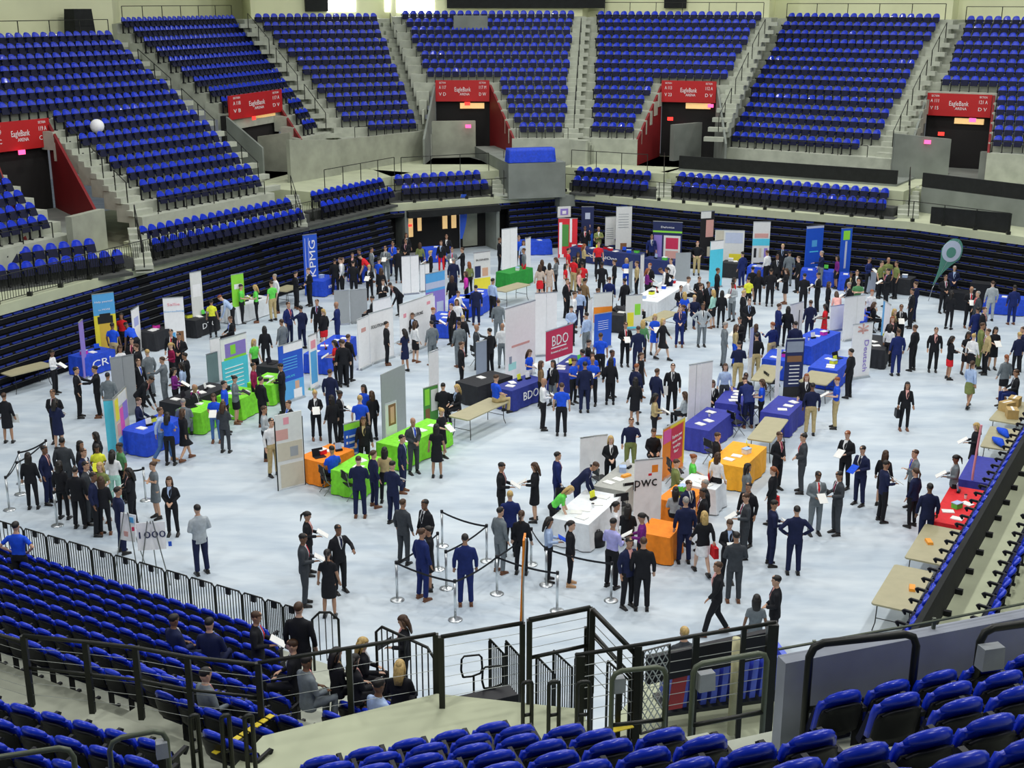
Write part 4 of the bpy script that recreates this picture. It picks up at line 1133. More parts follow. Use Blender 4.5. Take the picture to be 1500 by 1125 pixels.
        P = [q(J['sh'].lerp(sh, .5), -.016, .082), q(J['sh'].lerp(sh, .5), .016, .082), q(ch, .022, .144), q(w0, .0, .136), q(ch, -.022, .144)]
        P += [p - fw * .02 for p in P]
        mb.add(P, [(0, 4, 3, 2, 1), (5, 6, 7, 8, 9), (0, 1, 6, 5), (1, 2, 7, 6), (2, 3, 8, 7), (3, 4, 9, 8), (4, 0, 5, 9)])
        me = mb.mesh('tie', M['white'])
    PROTO[key] = me
    return me

def hair_mesh(kind):
    key = ('hair', kind)
    if key in PROTO: return PROTO[key]
    mb = MB(); P = []; F = []; nu, nv = 20, 12
    sx, sy, sz = (.085, .108, .090) if kind != 'short' else (.081, .104, .084)
    keep = {}
    for j in range(nv + 1):
        t = PI * .72 * j / nv
        for i in range(nu):
            a = 2 * PI * i / nu; d = V((math.sin(t) * math.cos(a), math.sin(t) * math.sin(a), math.cos(t)))
            fr = max(0, -d.y)           # front: hairline stays high
            h = math.hypot(d.x, d.y) + 1e-6; c = -d.y / h        # 1 in front, -1 behind
            line = .050 if c > .6 else (.050 - .085 * (.6 - c) / .6 if c > 0 else -.035 - .045 * min(1, -c * 1.5))
            q = V((d.x * sx, d.y * sy + .010, d.z * sz + .035))
            if q.z < line: q.x *= .70; q.y = q.y * .70 + .004; q.z = max(q.z, line - .012)
            P.append(q)
    for j in range(nv):
        for i in range(nu):
            k = (i + 1) % nu
            F.append((j * nu + i, (j + 1) * nu + i, (j + 1) * nu + k, j * nu + k))
    P2 = [p * .93 + V((0, .004, .0)) for p in P]; n = len(P)
    mb.add(P, F); mb.add(P2, [tuple(reversed(f)) for f in F])
    mb.f += [((nv * nu + i), (n + nv * nu + i), (n + nv * nu + (i + 1) % nu), (nv * nu + (i + 1) % nu)) for i in range(nu)]; mb.m += [0] * nu
    if kind == 'long':
        mb.tube([(0, .045, .06), (0, .075, -.04), (0, .085, -.16), (0, .080, -.30)], [(.080, .055), (.088, .052), (.092, .042), (.062, .024)], 14)
        for s in (-1, 1): mb.tube([(s * .062, .0, .05), (s * .082, .005, -.05), (s * .085, .02, -.18)], [.022, .026, .014], 8)
    if kind == 'tail':
        mb.ball((0, .105, .045), .03); mb.tube([(0, .11, .04), (0, .15, -.03), (0, .13, -.20)], [.024, .030, .010], 8)
    if kind == 'bun': mb.ball((0, .110, .06), .042)
    PROTO[key] = mb.mesh('hair', M['white'], True)
    return PROTO[key]

DIRS = dict(S=0, SE=45, E=90, NE=135, N=180, NW=225, W=270, SW=315)
HAIRC = dict(k=((.010, .008, .007), 'black'), n=((.06, .028, .012), 'brown'), y=((.52, .36, .13), 'blond'), R=((.26, .075, .02), 'reddish'), e=((.30, .29, .27), 'grey'))
LAND = []   # (name, world point)
PEOPLE = []
def people_mats():
    for i, c in enumerate(((.60, .36, .24), (.42, .23, .14), (.20, .10, .055), (.68, .44, .32))): M['skin%d' % (i + 1)] = mat('skin_tone_%d' % (i + 1), c, .55, var=.05, scale=20)
    M['eye'] = mat('eye_dark', (.02, .012, .01), .3); M['lip'] = mat('lips', (.42, .12, .10), .5)
    M['shoe'] = mat('black_leather', (.012, .011, .011), .35); M['shoeb'] = mat('brown_leather', (.18, .07, .03), .4); M['shoet'] = mat('tan_leather', (.55, .32, .16), .5)
    for k, (c, n) in HAIRC.items(): M['hair_' + k] = mat('hair_' + n, c, .55, var=.25, scale=30)

POSEW = dict(stand='standing', clasp='hands together', hold='looking down at papers', walk='walking', hips='hands on hips', lean='bending forward', sit='sitting', cross='arms folded', talk='gesturing', reach='reaching out')
def person(line):
    q = line.split(); hx, hy = map(float, q[0].split(',')); typ, top, bot, hair, face, pose = q[1:7]; ex = q[7:]
    pose = dict(s='stand', c='clasp', h='hold', t='talk', w='walk', i='hips', l='lean', q='sit', e='reach', x='cross')[pose]
    sex = 'M' if typ in 'SP' else 'F'
    z0 = 0.0; sk = None; hk = None; shoe = None; sc = 1 + RND.uniform(-.022, .022); item = None; rz_extra = RND.uniform(-12, 12)
    for e in ex:
        if e[0] == 'z': z0 = float(e[1:])
        elif e[0] == 'K': sk = int(e[1])
        elif e[0] == 'H': hk = e[1:]
        elif e[0] == 'B': shoe = e[1]
        elif e[0] == '+': item = e[1:]
        elif e[0] == 'x': sc *= float(e[1:])
    if sk is None: sk = dict(y=4, R=4, e=1, n=RND.choice((1, 1, 4, 2)), k=RND.choice((2, 1, 2, 3, 1))).get(hair, 2)
    bald = hair == '0'
    J = skeleton(sex, pose); T = head_frame(J, pose); ht = T @ V((0, 0, .125))
    rz = math.radians(DIRS[face] + rz_extra); Rz = Matrix.Rotation(rz, 3, 'Z')
    seat = .0
    ho = (Rz @ ht) * sc
    w = at(hx, hy, z0 + ho.z) - ho; w.z = z0
    if hk is None: hk = 'short' if sex == 'M' else RND.choice(('long', 'long', 'tail', 'long', 'bun'))
    PEOPLE.append(dict(w=w, rz=rz, sc=sc, typ=typ, top=top, bot=bot, hair=hair, face=face, pose=pose, sex=sex, sk=sk, hk=hk, shoe=shoe, item=item, bald=bald, hx=hx, J=J, T=T, z0=z0))

def clothes_word(p):
    t, b = CNAME[p['top']], CNAME[p['bot']]
    if p['typ'] == 'S': return '%s suit' % t if p['top'] == p['bot'] else '%s jacket and %s trousers' % (t, b)
    if p['typ'] == 'P': return '%s shirt and %s trousers' % (t, b)
    if p['typ'] == 'F': return '%s trouser suit' % t if t == b else '%s top and %s trousers' % (t, b)
    return '%s dress' % t if t == b else '%s top and %s skirt' % (t, b)

def build_people():
    # labels
    groups = {}
    for p in PEOPLE:
        best = min(LAND, key=lambda L: (L[1] - p['w']).length)
        hw = 'bald' if p['bald'] else HAIRC[p['hair']][1] + ('-haired' if True else '')
        vw = {'N': 'seen from behind', 'S': 'facing the camera', 'E': 'facing right', 'W': 'facing left', 'NE': 'turned away right', 'NW': 'turned away left', 'SE': 'facing front right', 'SW': 'facing front left'}[p['face']]
        p['land'] = best[0]; p['cw'] = clothes_word(p); p['hw'] = hw; p['vw'] = vw
        groups.setdefault((hw, p['cw'], POSEW[p['pose']], best[0]), []).append(p)
    used = set()
    for key, ps in groups.items():
        ps.sort(key=lambda p: p['hx']); n = len(ps)
        for i, p in enumerate(ps):
            hw, cw, pw, ld = key
            if n == 1: o = ''
            elif n == 2: o = ('left of two ', 'right of two ')[i]
            elif n == 3: o = ('leftmost ', 'middle ', 'rightmost ')[i]
            else: o = 'leftmost ' if i == 0 else ('rightmost ' if i == n - 1 else ('second ', 'third ', 'fourth ', 'fifth ', 'sixth ', 'seventh ')[i - 1] + 'from left ')
            s = '%s%s person in %s, %s, %s' % (o, hw, cw, pw, ld)
            if len(s.split()) > 16: s = '%s%s person in %s, %s' % (o, hw, cw, ld)
            if s in used or len(s.split()) > 16:
                s2 = '%s%s person in %s, %s' % (o, hw, cw.replace('trousers', 'pants'), ld); s = s2
                if s in used: s = '%s%s person in %s, %s, %s' % (o, hw, cw.split(' and ')[0], p['vw'], ld)
            used.add(s); p['label'] = s
    for p in PEOPLE:
        sex, pose = p['sex'], p['pose']
        r = thing('person', p['label'], 'person', p['w'], p['rz']); r.scale = (p['sc'],) * 3
        part('body', proto(sex, pose, 'body'), r, [M['skin%d' % p['sk']]])
        t, b = cloth(p['top']), cloth(p['bot'])
        if not p['bald']: part('hair', hair_mesh(p['hk']), r, [M['hair_' + p['hair']]], p['T'].copy())
        ty = p['typ']
        if ty == 'S':
            part('jacket', proto(sex, pose, 'jacket'), r, [t]); part('trousers', proto(sex, pose, 'trousers'), r, [b])
            sf = part('shirt_front', proto(sex, pose, 'shirt_front'), r, [cloth(RND.choice('wwwli'))])
            if RND.random() < .7: part('tie', proto(sex, pose, 'tie'), sf, [cloth(RND.choice('nrmbdk'))])
        elif ty == 'P':
            part('shirt', proto(sex, pose, 'tee' if p['top'] in 'bGryoe' else 'shirt'), r, [t]); part('trousers', proto(sex, pose, 'trousers'), r, [b])
        elif ty == 'F':
            jk = p['top'] in 'kndg'
            part('jacket' if jk else 'blouse', proto(sex, pose, 'jacket' if jk else ('tee' if p['top'] in 'bGyr' else 'shirt')), r, [t]); part('trousers', proto(sex, pose, 'trousers'), r, [b])
            if jk: part('shirt_front', proto(sex, pose, 'shirt_front'), r, [cloth(RND.choice('wwtli'))])
        else:
            if t == b: part('dress', proto(sex, pose, 'dress'), r, [t])
            else: part('blouse', proto(sex, pose, 'jacket' if p['top'] in 'kndg' else 'shirt'), r, [t]); part('skirt', proto(sex, pose, 'skirt'), r, [b])
            if t == b and RND.random() < .5 and p['top'] in 'kn': part('blazer', proto(sex, pose, 'jacket'), r, [t])
        sh = {'b': M['shoeb'], 't': M['shoet'], None: M['shoe'] if RND.random() < .8 else M['shoeb']}.get(p['shoe'], M['shoe'])
        part('shoe', proto(sex, pose, 'shoeR'), r, [sh]); part('shoe', proto(sex, pose, 'shoeL'), r, [sh])
        # what they hold is a thing of its own
        it = p['item']
        if it is None and pose == 'hold': it = 'f'
        if it:
            c = (p['J']['wR'] + p['J']['wL']) / 2 * p['sc']; Rz = Matrix.Rotation(p['rz'], 3, 'Z')
            who = p['label'].split(' person in ')
            tail = ('held by the person in ' + p['cw'] + ', ' + p['land'])
            if it in 'fkYN':
                nm, cn, m = dict(f=('paper_sheet', 'white papers', M['paper']), k=('folder', 'black folder', M['blk']), Y=('folder', 'yellow folder', cloth('y')), N=('folder', 'blue folder', cloth('b')))[it]
                pos = p['w'] + Rz @ (c + V((0, -.12, .03)))
                if pose in ('stand', 'talk', 'walk', 'reach'): pos = p['w'] + Rz @ (p['J']['wL'] * p['sc'] + V((0, -.05, -.08)))
                o = MB().box((0, 0, 0), (.23, .012, .31), 0, rx=-1.0 if pose not in ('stand', 'talk', 'walk', 'reach') else -.2).build(nm, m, None, False, pos, p['rz'])
                lab = cn + ' ' + tail; 
                if len(lab.split()) > 16: lab = cn + ' held by a person ' + p['land']
                tag(o, lab, 'folder' if nm == 'folder' else 'paper', 'papers and folders in hands ' + p['land'])
            else:
                m, cn = dict(r=(cloth('r'), 'red'), b=(cloth('b'), 'blue'), B=(M['blk'], 'black'), o=(cloth('o'), 'olive'))[it]
                hd = p['J']['wL'] * p['sc']; pos = p['w'] + Rz @ (hd + V((-.02, 0, -.40)))
                t_ = thing('tote_bag', ('%s bag ' % cn + tail) if len(tail.split()) < 15 else cn + ' bag carried by a person ' + p['land'], 'bag', pos, p['rz'])
                MB().box((0, 0, .14), (.12, .32, .27), taper=.9).build('bag_body', m, t_)
                MB().tube([(0, -.09, .27), (0, -.05, .36), (0, .05, .36), (0, .09, .27)], .010, 6).build('strap', m, t_)
# ------------------------------------------------------------------ booths
def tline(x0, y0, x1, y1, z=.74):
    a, b = at(x0, y0, z), at(x1, y1, z); a.z = b.z = 0
    return a, b

TABLES = []
def table(x0, y0, x1, y1, cloth_=None, lab='', W=.76, legs=True, items='', txt=None, panel=False, ext=0, tall=0):
    a, b = tline(x0, y0, x1, y1, .74 + tall); d = b - a; L = d.length + ext; d.normalize(); c = (a + b) / 2; ang = math.atan2(d.y, d.x)
    H = .74 + tall
    t = thing('folding_table', ('bare beige folding table ' if not cloth_ else 'table under the %s cloth ' % cloth_[0]) + lab, 'table', c, ang)
    tp = MB(); r = .05; tp.prism([(-L / 2 + r, -W / 2), (L / 2 - r, -W / 2), (L / 2, -W / 2 + r), (L / 2, W / 2 - r), (L / 2 - r, W / 2), (-L / 2 + r, W / 2), (-L / 2, W / 2 - r), (-L / 2, -W / 2 + r)], H - .04, H)
    tp.build('tabletop', M['ttop'], t)
    for sx in (-1, 1):
        for sy in (-1, 1):
            MB().tube([(sx * (L / 2 - .22), sy * (W / 2 - .1), H - .04), (sx * (L / 2 - .22), sy * (W / 2 - .08), .18), (sx * (L / 2 - .16), sy * (W / 2 - .04), 0)], .013, 6).build('leg', M['steel'], t)
        MB().tube([(sx * (L / 2 - .22), -W / 2 + .09, .3), (sx * (L / 2 - .22), W / 2 - .09, .3)], .011, 6).build('brace', M['steel'], t)
    top = H
    if cloth_:
        cn, m = cloth_; top = H + .012
        o = drape(L + .05, W + .05, .03, H + .012, max(8, int(L * 5)), .05).build('tablecloth', m, None, False, c, ang)
        tag(o, '%s cloth draped over the table %s' % (cn, lab), 'tablecloth')
        if txt:
            s, size, m2, side, width = txt
            off = {'R': (L * .0, -W / 2 - .115, .42), 'F': (-L / 2 - .12, 0, .42), 'L': (0, W / 2 + .115, .42)}[side]
            rt = {'R': (1, 0, 0), 'F': (0, -1, 0), 'L': (-1, 0, 0)}[side]
            put_text(s, size, m2, off, rt, (0, 0, 1), o, width=width)
    TABLES.append((c, d, L, W, top, ang, lab))
    rr = random.Random(int(x0 * 7 + y0))
    k = 0
    for ch in items:
        u = (-.5 + (k + .7) / (len(items) + .4)) * (L - .3); v = rr.uniform(-.2, .2); p = c + d * u + V((-d.y, d.x, 0)) * v; p.z = top; a2 = ang + rr.uniform(-.5, .5); k += 1
        if ch == 'p': tag(MB().box((0, 0, .012), (.22, .30, .024)).build('paper_stack', M['paper'], None, False, p, a2), 'white papers on the table ' + lab, 'paper', 'paper stacks on the table ' + lab)
        elif ch == 'l':
            t2 = thing('laptop', 'open black laptop on the table ' + lab, 'laptop', p, a2, 'laptops on the table ' + lab)
            MB().box((0, 0, .01), (.34, .24, .02)).build('keyboard_base', M['blk'], t2); MB().box((0, .14, .12), (.34, .012, .22), rx=-.25).build('screen', M['blk'], t2)
        elif ch == 'c': 
            t2 = thing('cup', 'small white cup on the table ' + lab, 'cup', p, a2, 'cups on the table ' + lab); MB().tube([(0, 0, 0), (0, 0, .11)], [.03, .04], 10).build('cup_wall', M['white'], t2); MB().tube([(0, 0, .11), (0, 0, .118)], .043, 10).build('lid', M['blk'], t2)
        elif ch == 'o': tag(MB().box((0, 0, .03), (.30, .14, .06), taper=.9).build('orange_packet', mat('orange_packet', (.95, .38, .04), .5), None, False, p, a2), 'orange paper packet on the table ' + lab, 'packet')
        elif ch == 'b':
            t2 = thing('brochure_holder', 'brochure holder on the table ' + lab, 'holder', p, a2, 'brochure holders on the table ' + lab)
            MB().box((0, .03, .12), (.20, .012, .24), rx=-.2).build('back', cloth(rr.choice('lrbyGw')), t2); MB().box((0, 0, .03), (.21, .08, .06)).build('tray', M['blk'], t2)
        elif ch == 'g':
            t2 = thing('gift_pile', 'coloured box on the table ' + lab, 'box', p, a2, 'giveaway boxes on the table ' + lab); MB().box((0, 0, .07), (.24, .18, .14)).build('box_body', cloth(rr.choice('rybGlwM')), t2); MB().box((0, 0, .145), (.26, .20, .02)).build('box_lid', cloth(rr.choice('wlk')), t2)
        elif ch == 'x':
            t2 = thing('cardboard_box', 'brown cardboard box on the table ' + lab, 'box', p, a2, 'cardboard boxes on the table ' + lab); MB().box((0, 0, .15), (.42, .34, .30)).build('box_body', M['card'], t2); MB().box((0, 0, .303), (.42, .07, .006)).build('tape', M['paper'], t2)
    return c, d, ang

def banner(x0, y0, x1, y1, H, h, lab, base='white', art=(), texts=(), th=.03, foot=True, name='banner', back=False, ref=None, kind='roll-up banner'):
    """upright board: its top corners in the photograph at height H, h metres tall"""
    a, b = at(x0, y0, H), at(x1, y1, H); a.z = b.z = 0; d = b - a; L = d.length; d.normalize(); c = (a + b) / 2; ang = math.atan2(d.y, d.x); z0 = H - h
    r = thing(name, lab, 'banner' if name != 'display_panel' else 'panel', c, ang)
    mats = [base if not isinstance(base, str) else BM(base)]; mb = MB(); mb.box((0, 0, z0 + h / 2), (L, th, h))
    for (u0, v0, u1, v1, cn) in art:
        m = BM(cn)
        if m not in mats: mats.append(m)
        k = mats.index(m); e = th / 2 + .004 + .0015 * art.index((u0, v0, u1, v1, cn))
        X0, X1 = -L / 2 + u0 * L, -L / 2 + u1 * L; Z0, Z1 = z0 + v0 * h, z0 + v1 * h
        mb.add([(X0, -e, Z0), (X1, -e, Z0), (X1, -e, Z1), (X0, -e, Z1), (X0, 0, Z0), (X1, 0, Z0), (X1, 0, Z1), (X0, 0, Z1)], [(0, 1, 2, 3), (0, 4, 5, 1), (1, 5, 6, 2), (2, 6, 7, 3), (3, 7, 4, 0)], k)
    pn = mb.build('panel', mats, r)
    if foot:
        MB().box((0, 0, .04), (L * .96, .26, .08), taper=.9).build('base', M['chrome'], r)
        MB().tube([(0, .04, .05), (0, .04, H - .01)], .012, 6).build('support_pole', M['chrome'], r)
        MB().box((0, 0, H + .008), (L * 1.01, .045, .03)).build('top_bar', M['chrome'], r)
    for (tx, u, v, size, cn, vert, wd) in texts:
        p = (-L / 2 + u * L, -th / 2 - .016, z0 + v * h)
        rt, up = ((1, 0, 0), (0, 0, 1)) if not vert else (((0, 0, 1), (-1, 0, 0)) if vert == 1 else ((0, 0, -1), (1, 0, 0)))
        put_text(tx, size, BM(cn), p, rt, up, pn, width=wd)
    LAND_ADD(ref, c) if ref else None
    return r, c, L

BCOL = dict(white=(.92, .93, .94), off=(.76, .78, .76), grey=(.36, .39, .41), sgrey=(.28, .33, .42), teal=(.16, .25, .25), blue=(.015, .10, .62), kblue=(.02, .10, .62), sky=(.10, .42, .80), cyan=(.10, .66, .86), lime=(.30, .78, .06), yellow=(.86, .76, .05),
            orange=(.92, .28, .02), red=(.75, .02, .035), crim=(.62, .03, .10), navy=(.012, .022, .10), black=(.012, .012, .014), gold=(.75, .50, .06), skin=(.70, .42, .28), brown=(.25, .12, .05), green=(.08, .30, .06), pink=(.85, .35, .42),
            violet=(.30, .22, .65), beige=(.62, .58, .46), rose=(.70, .38, .34), mint=(.40, .80, .78), lav=(.45, .50, .85), magenta=(.80, .12, .45), tealf=(.10, .30, .24), pale=(.55, .62, .78))
def BM(n):
    return mat('print_' + n, BCOL[n], .55, var=.03)
def LAND_ADD(n, p): LAND.append((n, V((p[0], p[1], 0))))

def chair(x, y, rz, lab, ground=0.0):
    c = at(x, y, .45); r = thing('folding_chair', 'black folding chair ' + lab, 'chair', (c.x, c.y, 0), math.radians(rz))
    MB().box((0, 0, .45), (.40, .38, .03)).build('seat', M['blk'], r); MB().box((0, .21, .72), (.42, .025, .22), rx=.1).build('backrest', M['blk'], r)
    for s in (-1, 1):
        MB().tube([(s * .2, .24, .84), (s * .2, .16, .45), (s * .2, -.22, 0)], .012, 6).build('leg', M['wire'], r)
        MB().tube([(s * .18, -.14, .45), (s * .18, .24, 0)], .012, 6).build('leg', M['wire'], r)

POSTS = []
def stanchion(x, y, lab):
    p = at(x, y, 0); r = thing('queue_stanchion', lab, 'stanchion', p)
    MB().tube([(0, 0, 0), (0, 0, .012), (0, 0, .03), (0, 0, .05)], [.17, .17, .13, .03], 20).build('base', M['chrome'], r, True)
    MB().tube([(0, 0, .04), (0, 0, .96)], .030, 12).build('pole', M['chrome'], r, True)
    MB().tube([(0, 0, .93), (0, 0, 1.0)], .038, 12).build('belt_head', M['blk'], r, True)
    POSTS.append(p); return p
def belt(i, j, lab):
    a, b = POSTS[i] + V((0, 0, .95)), POSTS[j] + V((0, 0, .95)); mb = MB(); n = 8; pts = []
    for k in range(n + 1):
        t = k / n; p = a.lerp(b, t); p.z -= .12 * 4 * t * (1 - t) * .5; pts.append(p)
    for p, q in zip(pts[:-1], pts[1:]): mb.slab(p - V((0, 0, .025)), q - V((0, 0, .025)), q + V((0, 0, .025)), p + V((0, 0, .025)), .006)
    tag(mb.build('queue_belt', M['blk']), lab, 'belt')
def lights_and_camera():
    cam = bpy.data.cameras.new('camera'); co = bpy.data.objects.new('camera', cam); COL.objects.link(co)
    cam.sensor_width = 36; cam.lens = F_PX / 1500 * 36; co.location = (0, 0, CAM_Z)
    co.rotation_euler = (PI / 2 - PITCH, 0, 0); cam.clip_end = 400; cam.clip_start = .1
    SC.camera = co
    w = bpy.data.worlds.new('hall_ambient'); SC.world = w; w.use_nodes = True
    bg = w.node_tree.nodes['Background']; bg.inputs[0].default_value = (.80, .88, 1.0, 1); bg.inputs[1].default_value = .14
    # the hall's lamp rows
    for i, u in enumerate((22, 33, 45, 57, 69)):
        for j, v in enumerate((-36, -24, -12, 0)):
            p = UX * u + VX * v
            L = bpy.data.lights.new('arena_lamp', 'AREA'); L.shape = 'DISK'; L.size = 1.2; L.energy = 800
            L.color = (1, .985, .95)
            o = bpy.data.objects.new('arena_lamp', L); COL.objects.link(o); o.location = (p.x, p.y, 25)
    for p in ((-30, 70, 26), (-5, 88, 27), (25, 84, 27), (38, 62, 26)):
        L = bpy.data.lights.new('stand_lamp', 'AREA'); L.shape = 'DISK'; L.size = 2; L.energy = 650; L.color = (1, .98, .9)
        o = bpy.data.objects.new('stand_lamp', L); COL.objects.link(o); o.location = p
    for x, y in ((-26, 12), (-10, 7), (8, 7), (28, 12)):  # added fill lamps, brightening upright faces turned towards the camera
        L = bpy.data.lights.new('near_fill_lamp', 'AREA'); L.shape = 'DISK'; L.size = 2.0; L.energy = 1300; L.color = (1, .99, .96)
        o = bpy.data.objects.new('near_fill_lamp', L); COL.objects.link(o); o.location = (x, y, 25)
        o.rotation_euler = (V((x * .2, 52, 0)) - V((x, y, 25))).to_track_quat('-Z', 'Y').to_euler()
    SC.cycles.max_bounces = 5; SC.cycles.diffuse_bounces = 3; SC.cycles.glossy_bounces = 2; SC.cycles.transmission_bounces = 2; SC.cycles.use_adaptive_sampling = True; SC.cycles.adaptive_threshold = .03
    vs = SC.view_settings; vs.view_transform = 'Standard'; vs.look = 'None'; vs.exposure = EXPO; vs.gamma = 1; vs.use_curve_mapping = False

EXPO = 0.0
setup_mats()
fl = MB(); fl.box((0, 45, -.1), (140, 110, .2)); struct(fl, 'floor', M['floor'])
RIM, RN, OFF = far_stands()
S2, S3, S4, S5, S6, S7, S8 = upper_bowl()
portal(RIM, OFF)
near_side()
people_mats()
Wt = 'white'
def bn(x0, y0, x1, y1, spec, lab, base='white', art=(), texts=(), gap=0.0, **k):
    if spec[0] == 'b': H = z_at(at(x0, float(spec[1:]), 0), y0)
    else: H = float(spec[1:])
    return banner(x0, y0, x1, y1, H, H - gap - .02, lab, base, list(art), list(texts), **k)
NV = ('navy blue', mat('navy_table_cloth', (.020, .035, .26), .75, var=.15)); BL = ('bright blue', mat('blue_table_cloth', (.012, .07, .62), .75, var=.15))
RD = ('red', mat('red_table_cloth', (.72, .012, .02), .75, var=.1)); OR = ('orange', mat('orange_table_cloth', (.95, .26, .01), .75, var=.1)); OY = ('yellow-orange', mat('amber_table_cloth', (.95, .42, .02), .75, var=.1))
LM = ('lime green', mat('lime_table_cloth', (.22, .74, .03), .75, var=.12)); WH = ('white', mat('white_table_cloth', (.80, .84, .87), .75, var=.05)); GY = ('grey-beige', mat('grey_table_cloth', (.42, .43, .40), .8, var=.08))
BK = ('black', mat('black_table_cloth', (.015, .017, .022), .8, var=.2)); GN = ('dark green', mat('green_table_cloth', (.02, .30, .04), .8, var=.1)); DN = ('dark navy', mat('dark_navy_cloth', (.012, .025, .13), .75, var=.1))
PB = ('purple-blue', mat('purple_blue_table_cloth', (.035, .045, .36), .75, var=.12))
WT = BM('white')
# ---- tables on the right side
table(1306, 890, 1339, 832, None, 'nearest in the right row, orange packet on it', items='o', W=.9)
table(1353, 822, 1382, 772, None, 'second in the right row, beside the red cloth', items='o', W=.9)
table(1391, 768, 1419, 716, RD, 'in the right row', items='ppgpcb', W=.9)
table(1430, 706, 1448, 671, PB, 'in the right row', items='', W=.9)
table(1459, 657, 1473, 627, None, 'in the right row holding blue bags', items='', W=.9)
table(1470, 618, 1495, 588, None, 'in the right row holding cardboard boxes', items='xxx', W=.9)
c, d, L, W_, top, ang, _ = TABLES[4]
for k in range(2):
    p = c + d * (-.6 + 1.0 * k); p.z = top
    tag(MB().tube([(-.4, 0, .05), (0, 0, .10), (.4, 0, .05)], [(.05, .05), (.16, .10), (.05, .05)], 10, 0, V((0, 0, 1))).build('plastic_bag', cloth('b'), None, True, p, ang + .5), 'crumpled bright blue bag on the bare table beyond the navy one, %s' % ('nearer', 'farther')[k], 'bag')
# ---- centre
table(674, 611, 729, 586, None, 'in the open centre with a man sitting on its end', W=.8, ext=.2)
table(736, 570, 785, 552, NV, 'lettered, left of the red board', items='ppbb', txt=('BDO', .42, WT, 'R', .85), W=.8)
table(818, 545, 852, 522, NV, 'lettered, behind the blue-shirted group', items='ppbpbg', txt=('BDO', .42, WT, 'R', .8), W=.8)
table(835, 764, 884, 722, WH, 'nearest to the queue posts', items='pppcpbp', W=1.0)
table(893, 716, 935, 681, GY, 'behind the tall white banner', items='ppogb', W=.9)
table(958, 784, 977, 764, OR, 'under the tall white banner', items='', txt=('pwc', .2, WT, 'R', .4), W=.8)
table(985, 735, 1010, 715, OR, 'behind the group right of the wordmark banner', items='gbpg', W=.8)
table(1022, 713, 1038, 699, WH, 'between the orange cloths', items='ppbp', W=1.0)
table(1064, 681, 1098, 651, OY, 'with red side in the right centre', items='ppgb', W=1.0)
table(1112, 645, 1138, 612, None, 'beyond the yellow-orange cloth', items='')
table(1135, 606, 1160, 583, PB, 'beside the thin white pillar', items='ppp', W=.9)
table(1018, 628, 1055, 600, PB, 'behind the double white panel', items='ppcp', W=.9)
table(1068, 592, 1086, 570, PB, 'behind the black-haired seated person', items='pppp', W=.9)
table(1115, 558, 1132, 535, None, 'left of the dark navy banner', items='')
table(1190, 561, 1208, 545, None, 'right of the dark navy banner', items='', W=1.0)
table(1205, 541, 1228, 522, BL, 'right of the dark navy banner', items='ppgbpl', W=1.0)
table(1137, 528, 1150, 513, BL, 'left of the dark navy banner, with papers', items='pgpp', W=1.0)
table(1170, 505, 1213, 484, BL, 'behind the dark navy banner', items='gcbpgb', W=1.0)
table(1250, 470, 1262, 455, BL, 'behind the red burst panel', items='ppg')
table(1280, 512, 1292, 492, BK, 'right of the red burst panel', items='ppb')
# ---- far side
table(757, 353, 806, 352, BL, 'left of the concrete pier', items='gp', W=.8)
table(840, 361, 942, 372, DN, 'under the far white boards', items='gypbggpbgg', W=.8, txt=('CapitalOne', .22, WT, 'R', 1.6))
table(947, 377, 990, 382, DN, 'under the lime-striped backdrop', items='bg', W=.8)
table(1060, 383, 1085, 385, BK, 'under the far photo backdrop', items='gp', W=.8)
table(1098, 389, 1123, 391, BL, 'by the far tall picture banner', items='pg', W=.8)
table(1175, 394, 1222, 397, BL, 'under the far bright blue banner', items='pgb', W=.8)
table(1231, 401, 1247, 402, BL, 'under the far blue and lime banner', items='p', W=.8)
table(1286, 402, 1337, 408, BK, 'at the far wall with green edge', items='gbpg', W=.9)
table(1443, 433, 1500, 437, BL, 'at the far right wall', items='ppg', W=.8)
table(620, 364, 658, 361, BL, 'at the portal', items='p', W=.8)
table(519, 392, 534, 387, BL, 'behind the grey rear panels', items='g', W=.8)
table(688, 438, 714, 424, BL, 'under the yellow board', items='ppp', W=.9)
table(642, 470, 658, 457, BL, 'by the sky picture board', items='pp', W=.9)
table(672, 441, 682, 432, BL, 'where a person in white writes', items='p', W=.9)
table(737, 400, 770, 391, GN, 'behind the tall white panel', items='g', W=.8)
table(730, 426, 768, 415, None, 'bare, near the tall white panel', items='', W=.8)
table(684, 563, 734, 547, BK, 'low, beside the dark grey panel', items='p', W=1.0)
table(944, 441, 992, 412, WH, 'crowded, right of the thin pillars', items='gpgbpgpbg', W=1.2)
table(952, 470, 985, 456, None, 'behind the lime disc board', items='')
table(899, 462, 916, 449, BK, 'between the two small picture boards', items='pl')
# ---- left
table(6, 548, 70, 532, None, 'at the left frame edge by the bleachers', W=.8)
table(112, 523, 156, 510, BL, 'with large letters at far left', items='gpb', txt=('CRI', .40, WT, 'R', .9), W=.8)
table(214, 487, 240, 479, BK, 'beside the pink-lettered white banner', items='ppg', W=.8)
table(274, 469, 308, 457, BK, 'with white letters by the grey-white banner', items='gpbg', txt=('DTC', .34, WT, 'R', .9), W=.8)
table(335, 450, 388, 434, WH, 'behind the two lime-shirted people', items='gbl', W=.8)
table(409, 426, 431, 418, None, 'left of the tall blue lettered banner', W=.8)
table(462, 412, 484, 403, BL, 'under the tall blue lettered banner', items='g', txt=('KPMG', .2, WT, 'R', .8), W=.8)
table(250, 591, 321, 563, BK, 'long, left of the lime cloths', items='plgpbp', W=.9)
table(276, 603, 306, 588, LM, 'nearest on the left', items='lp', W=.9)
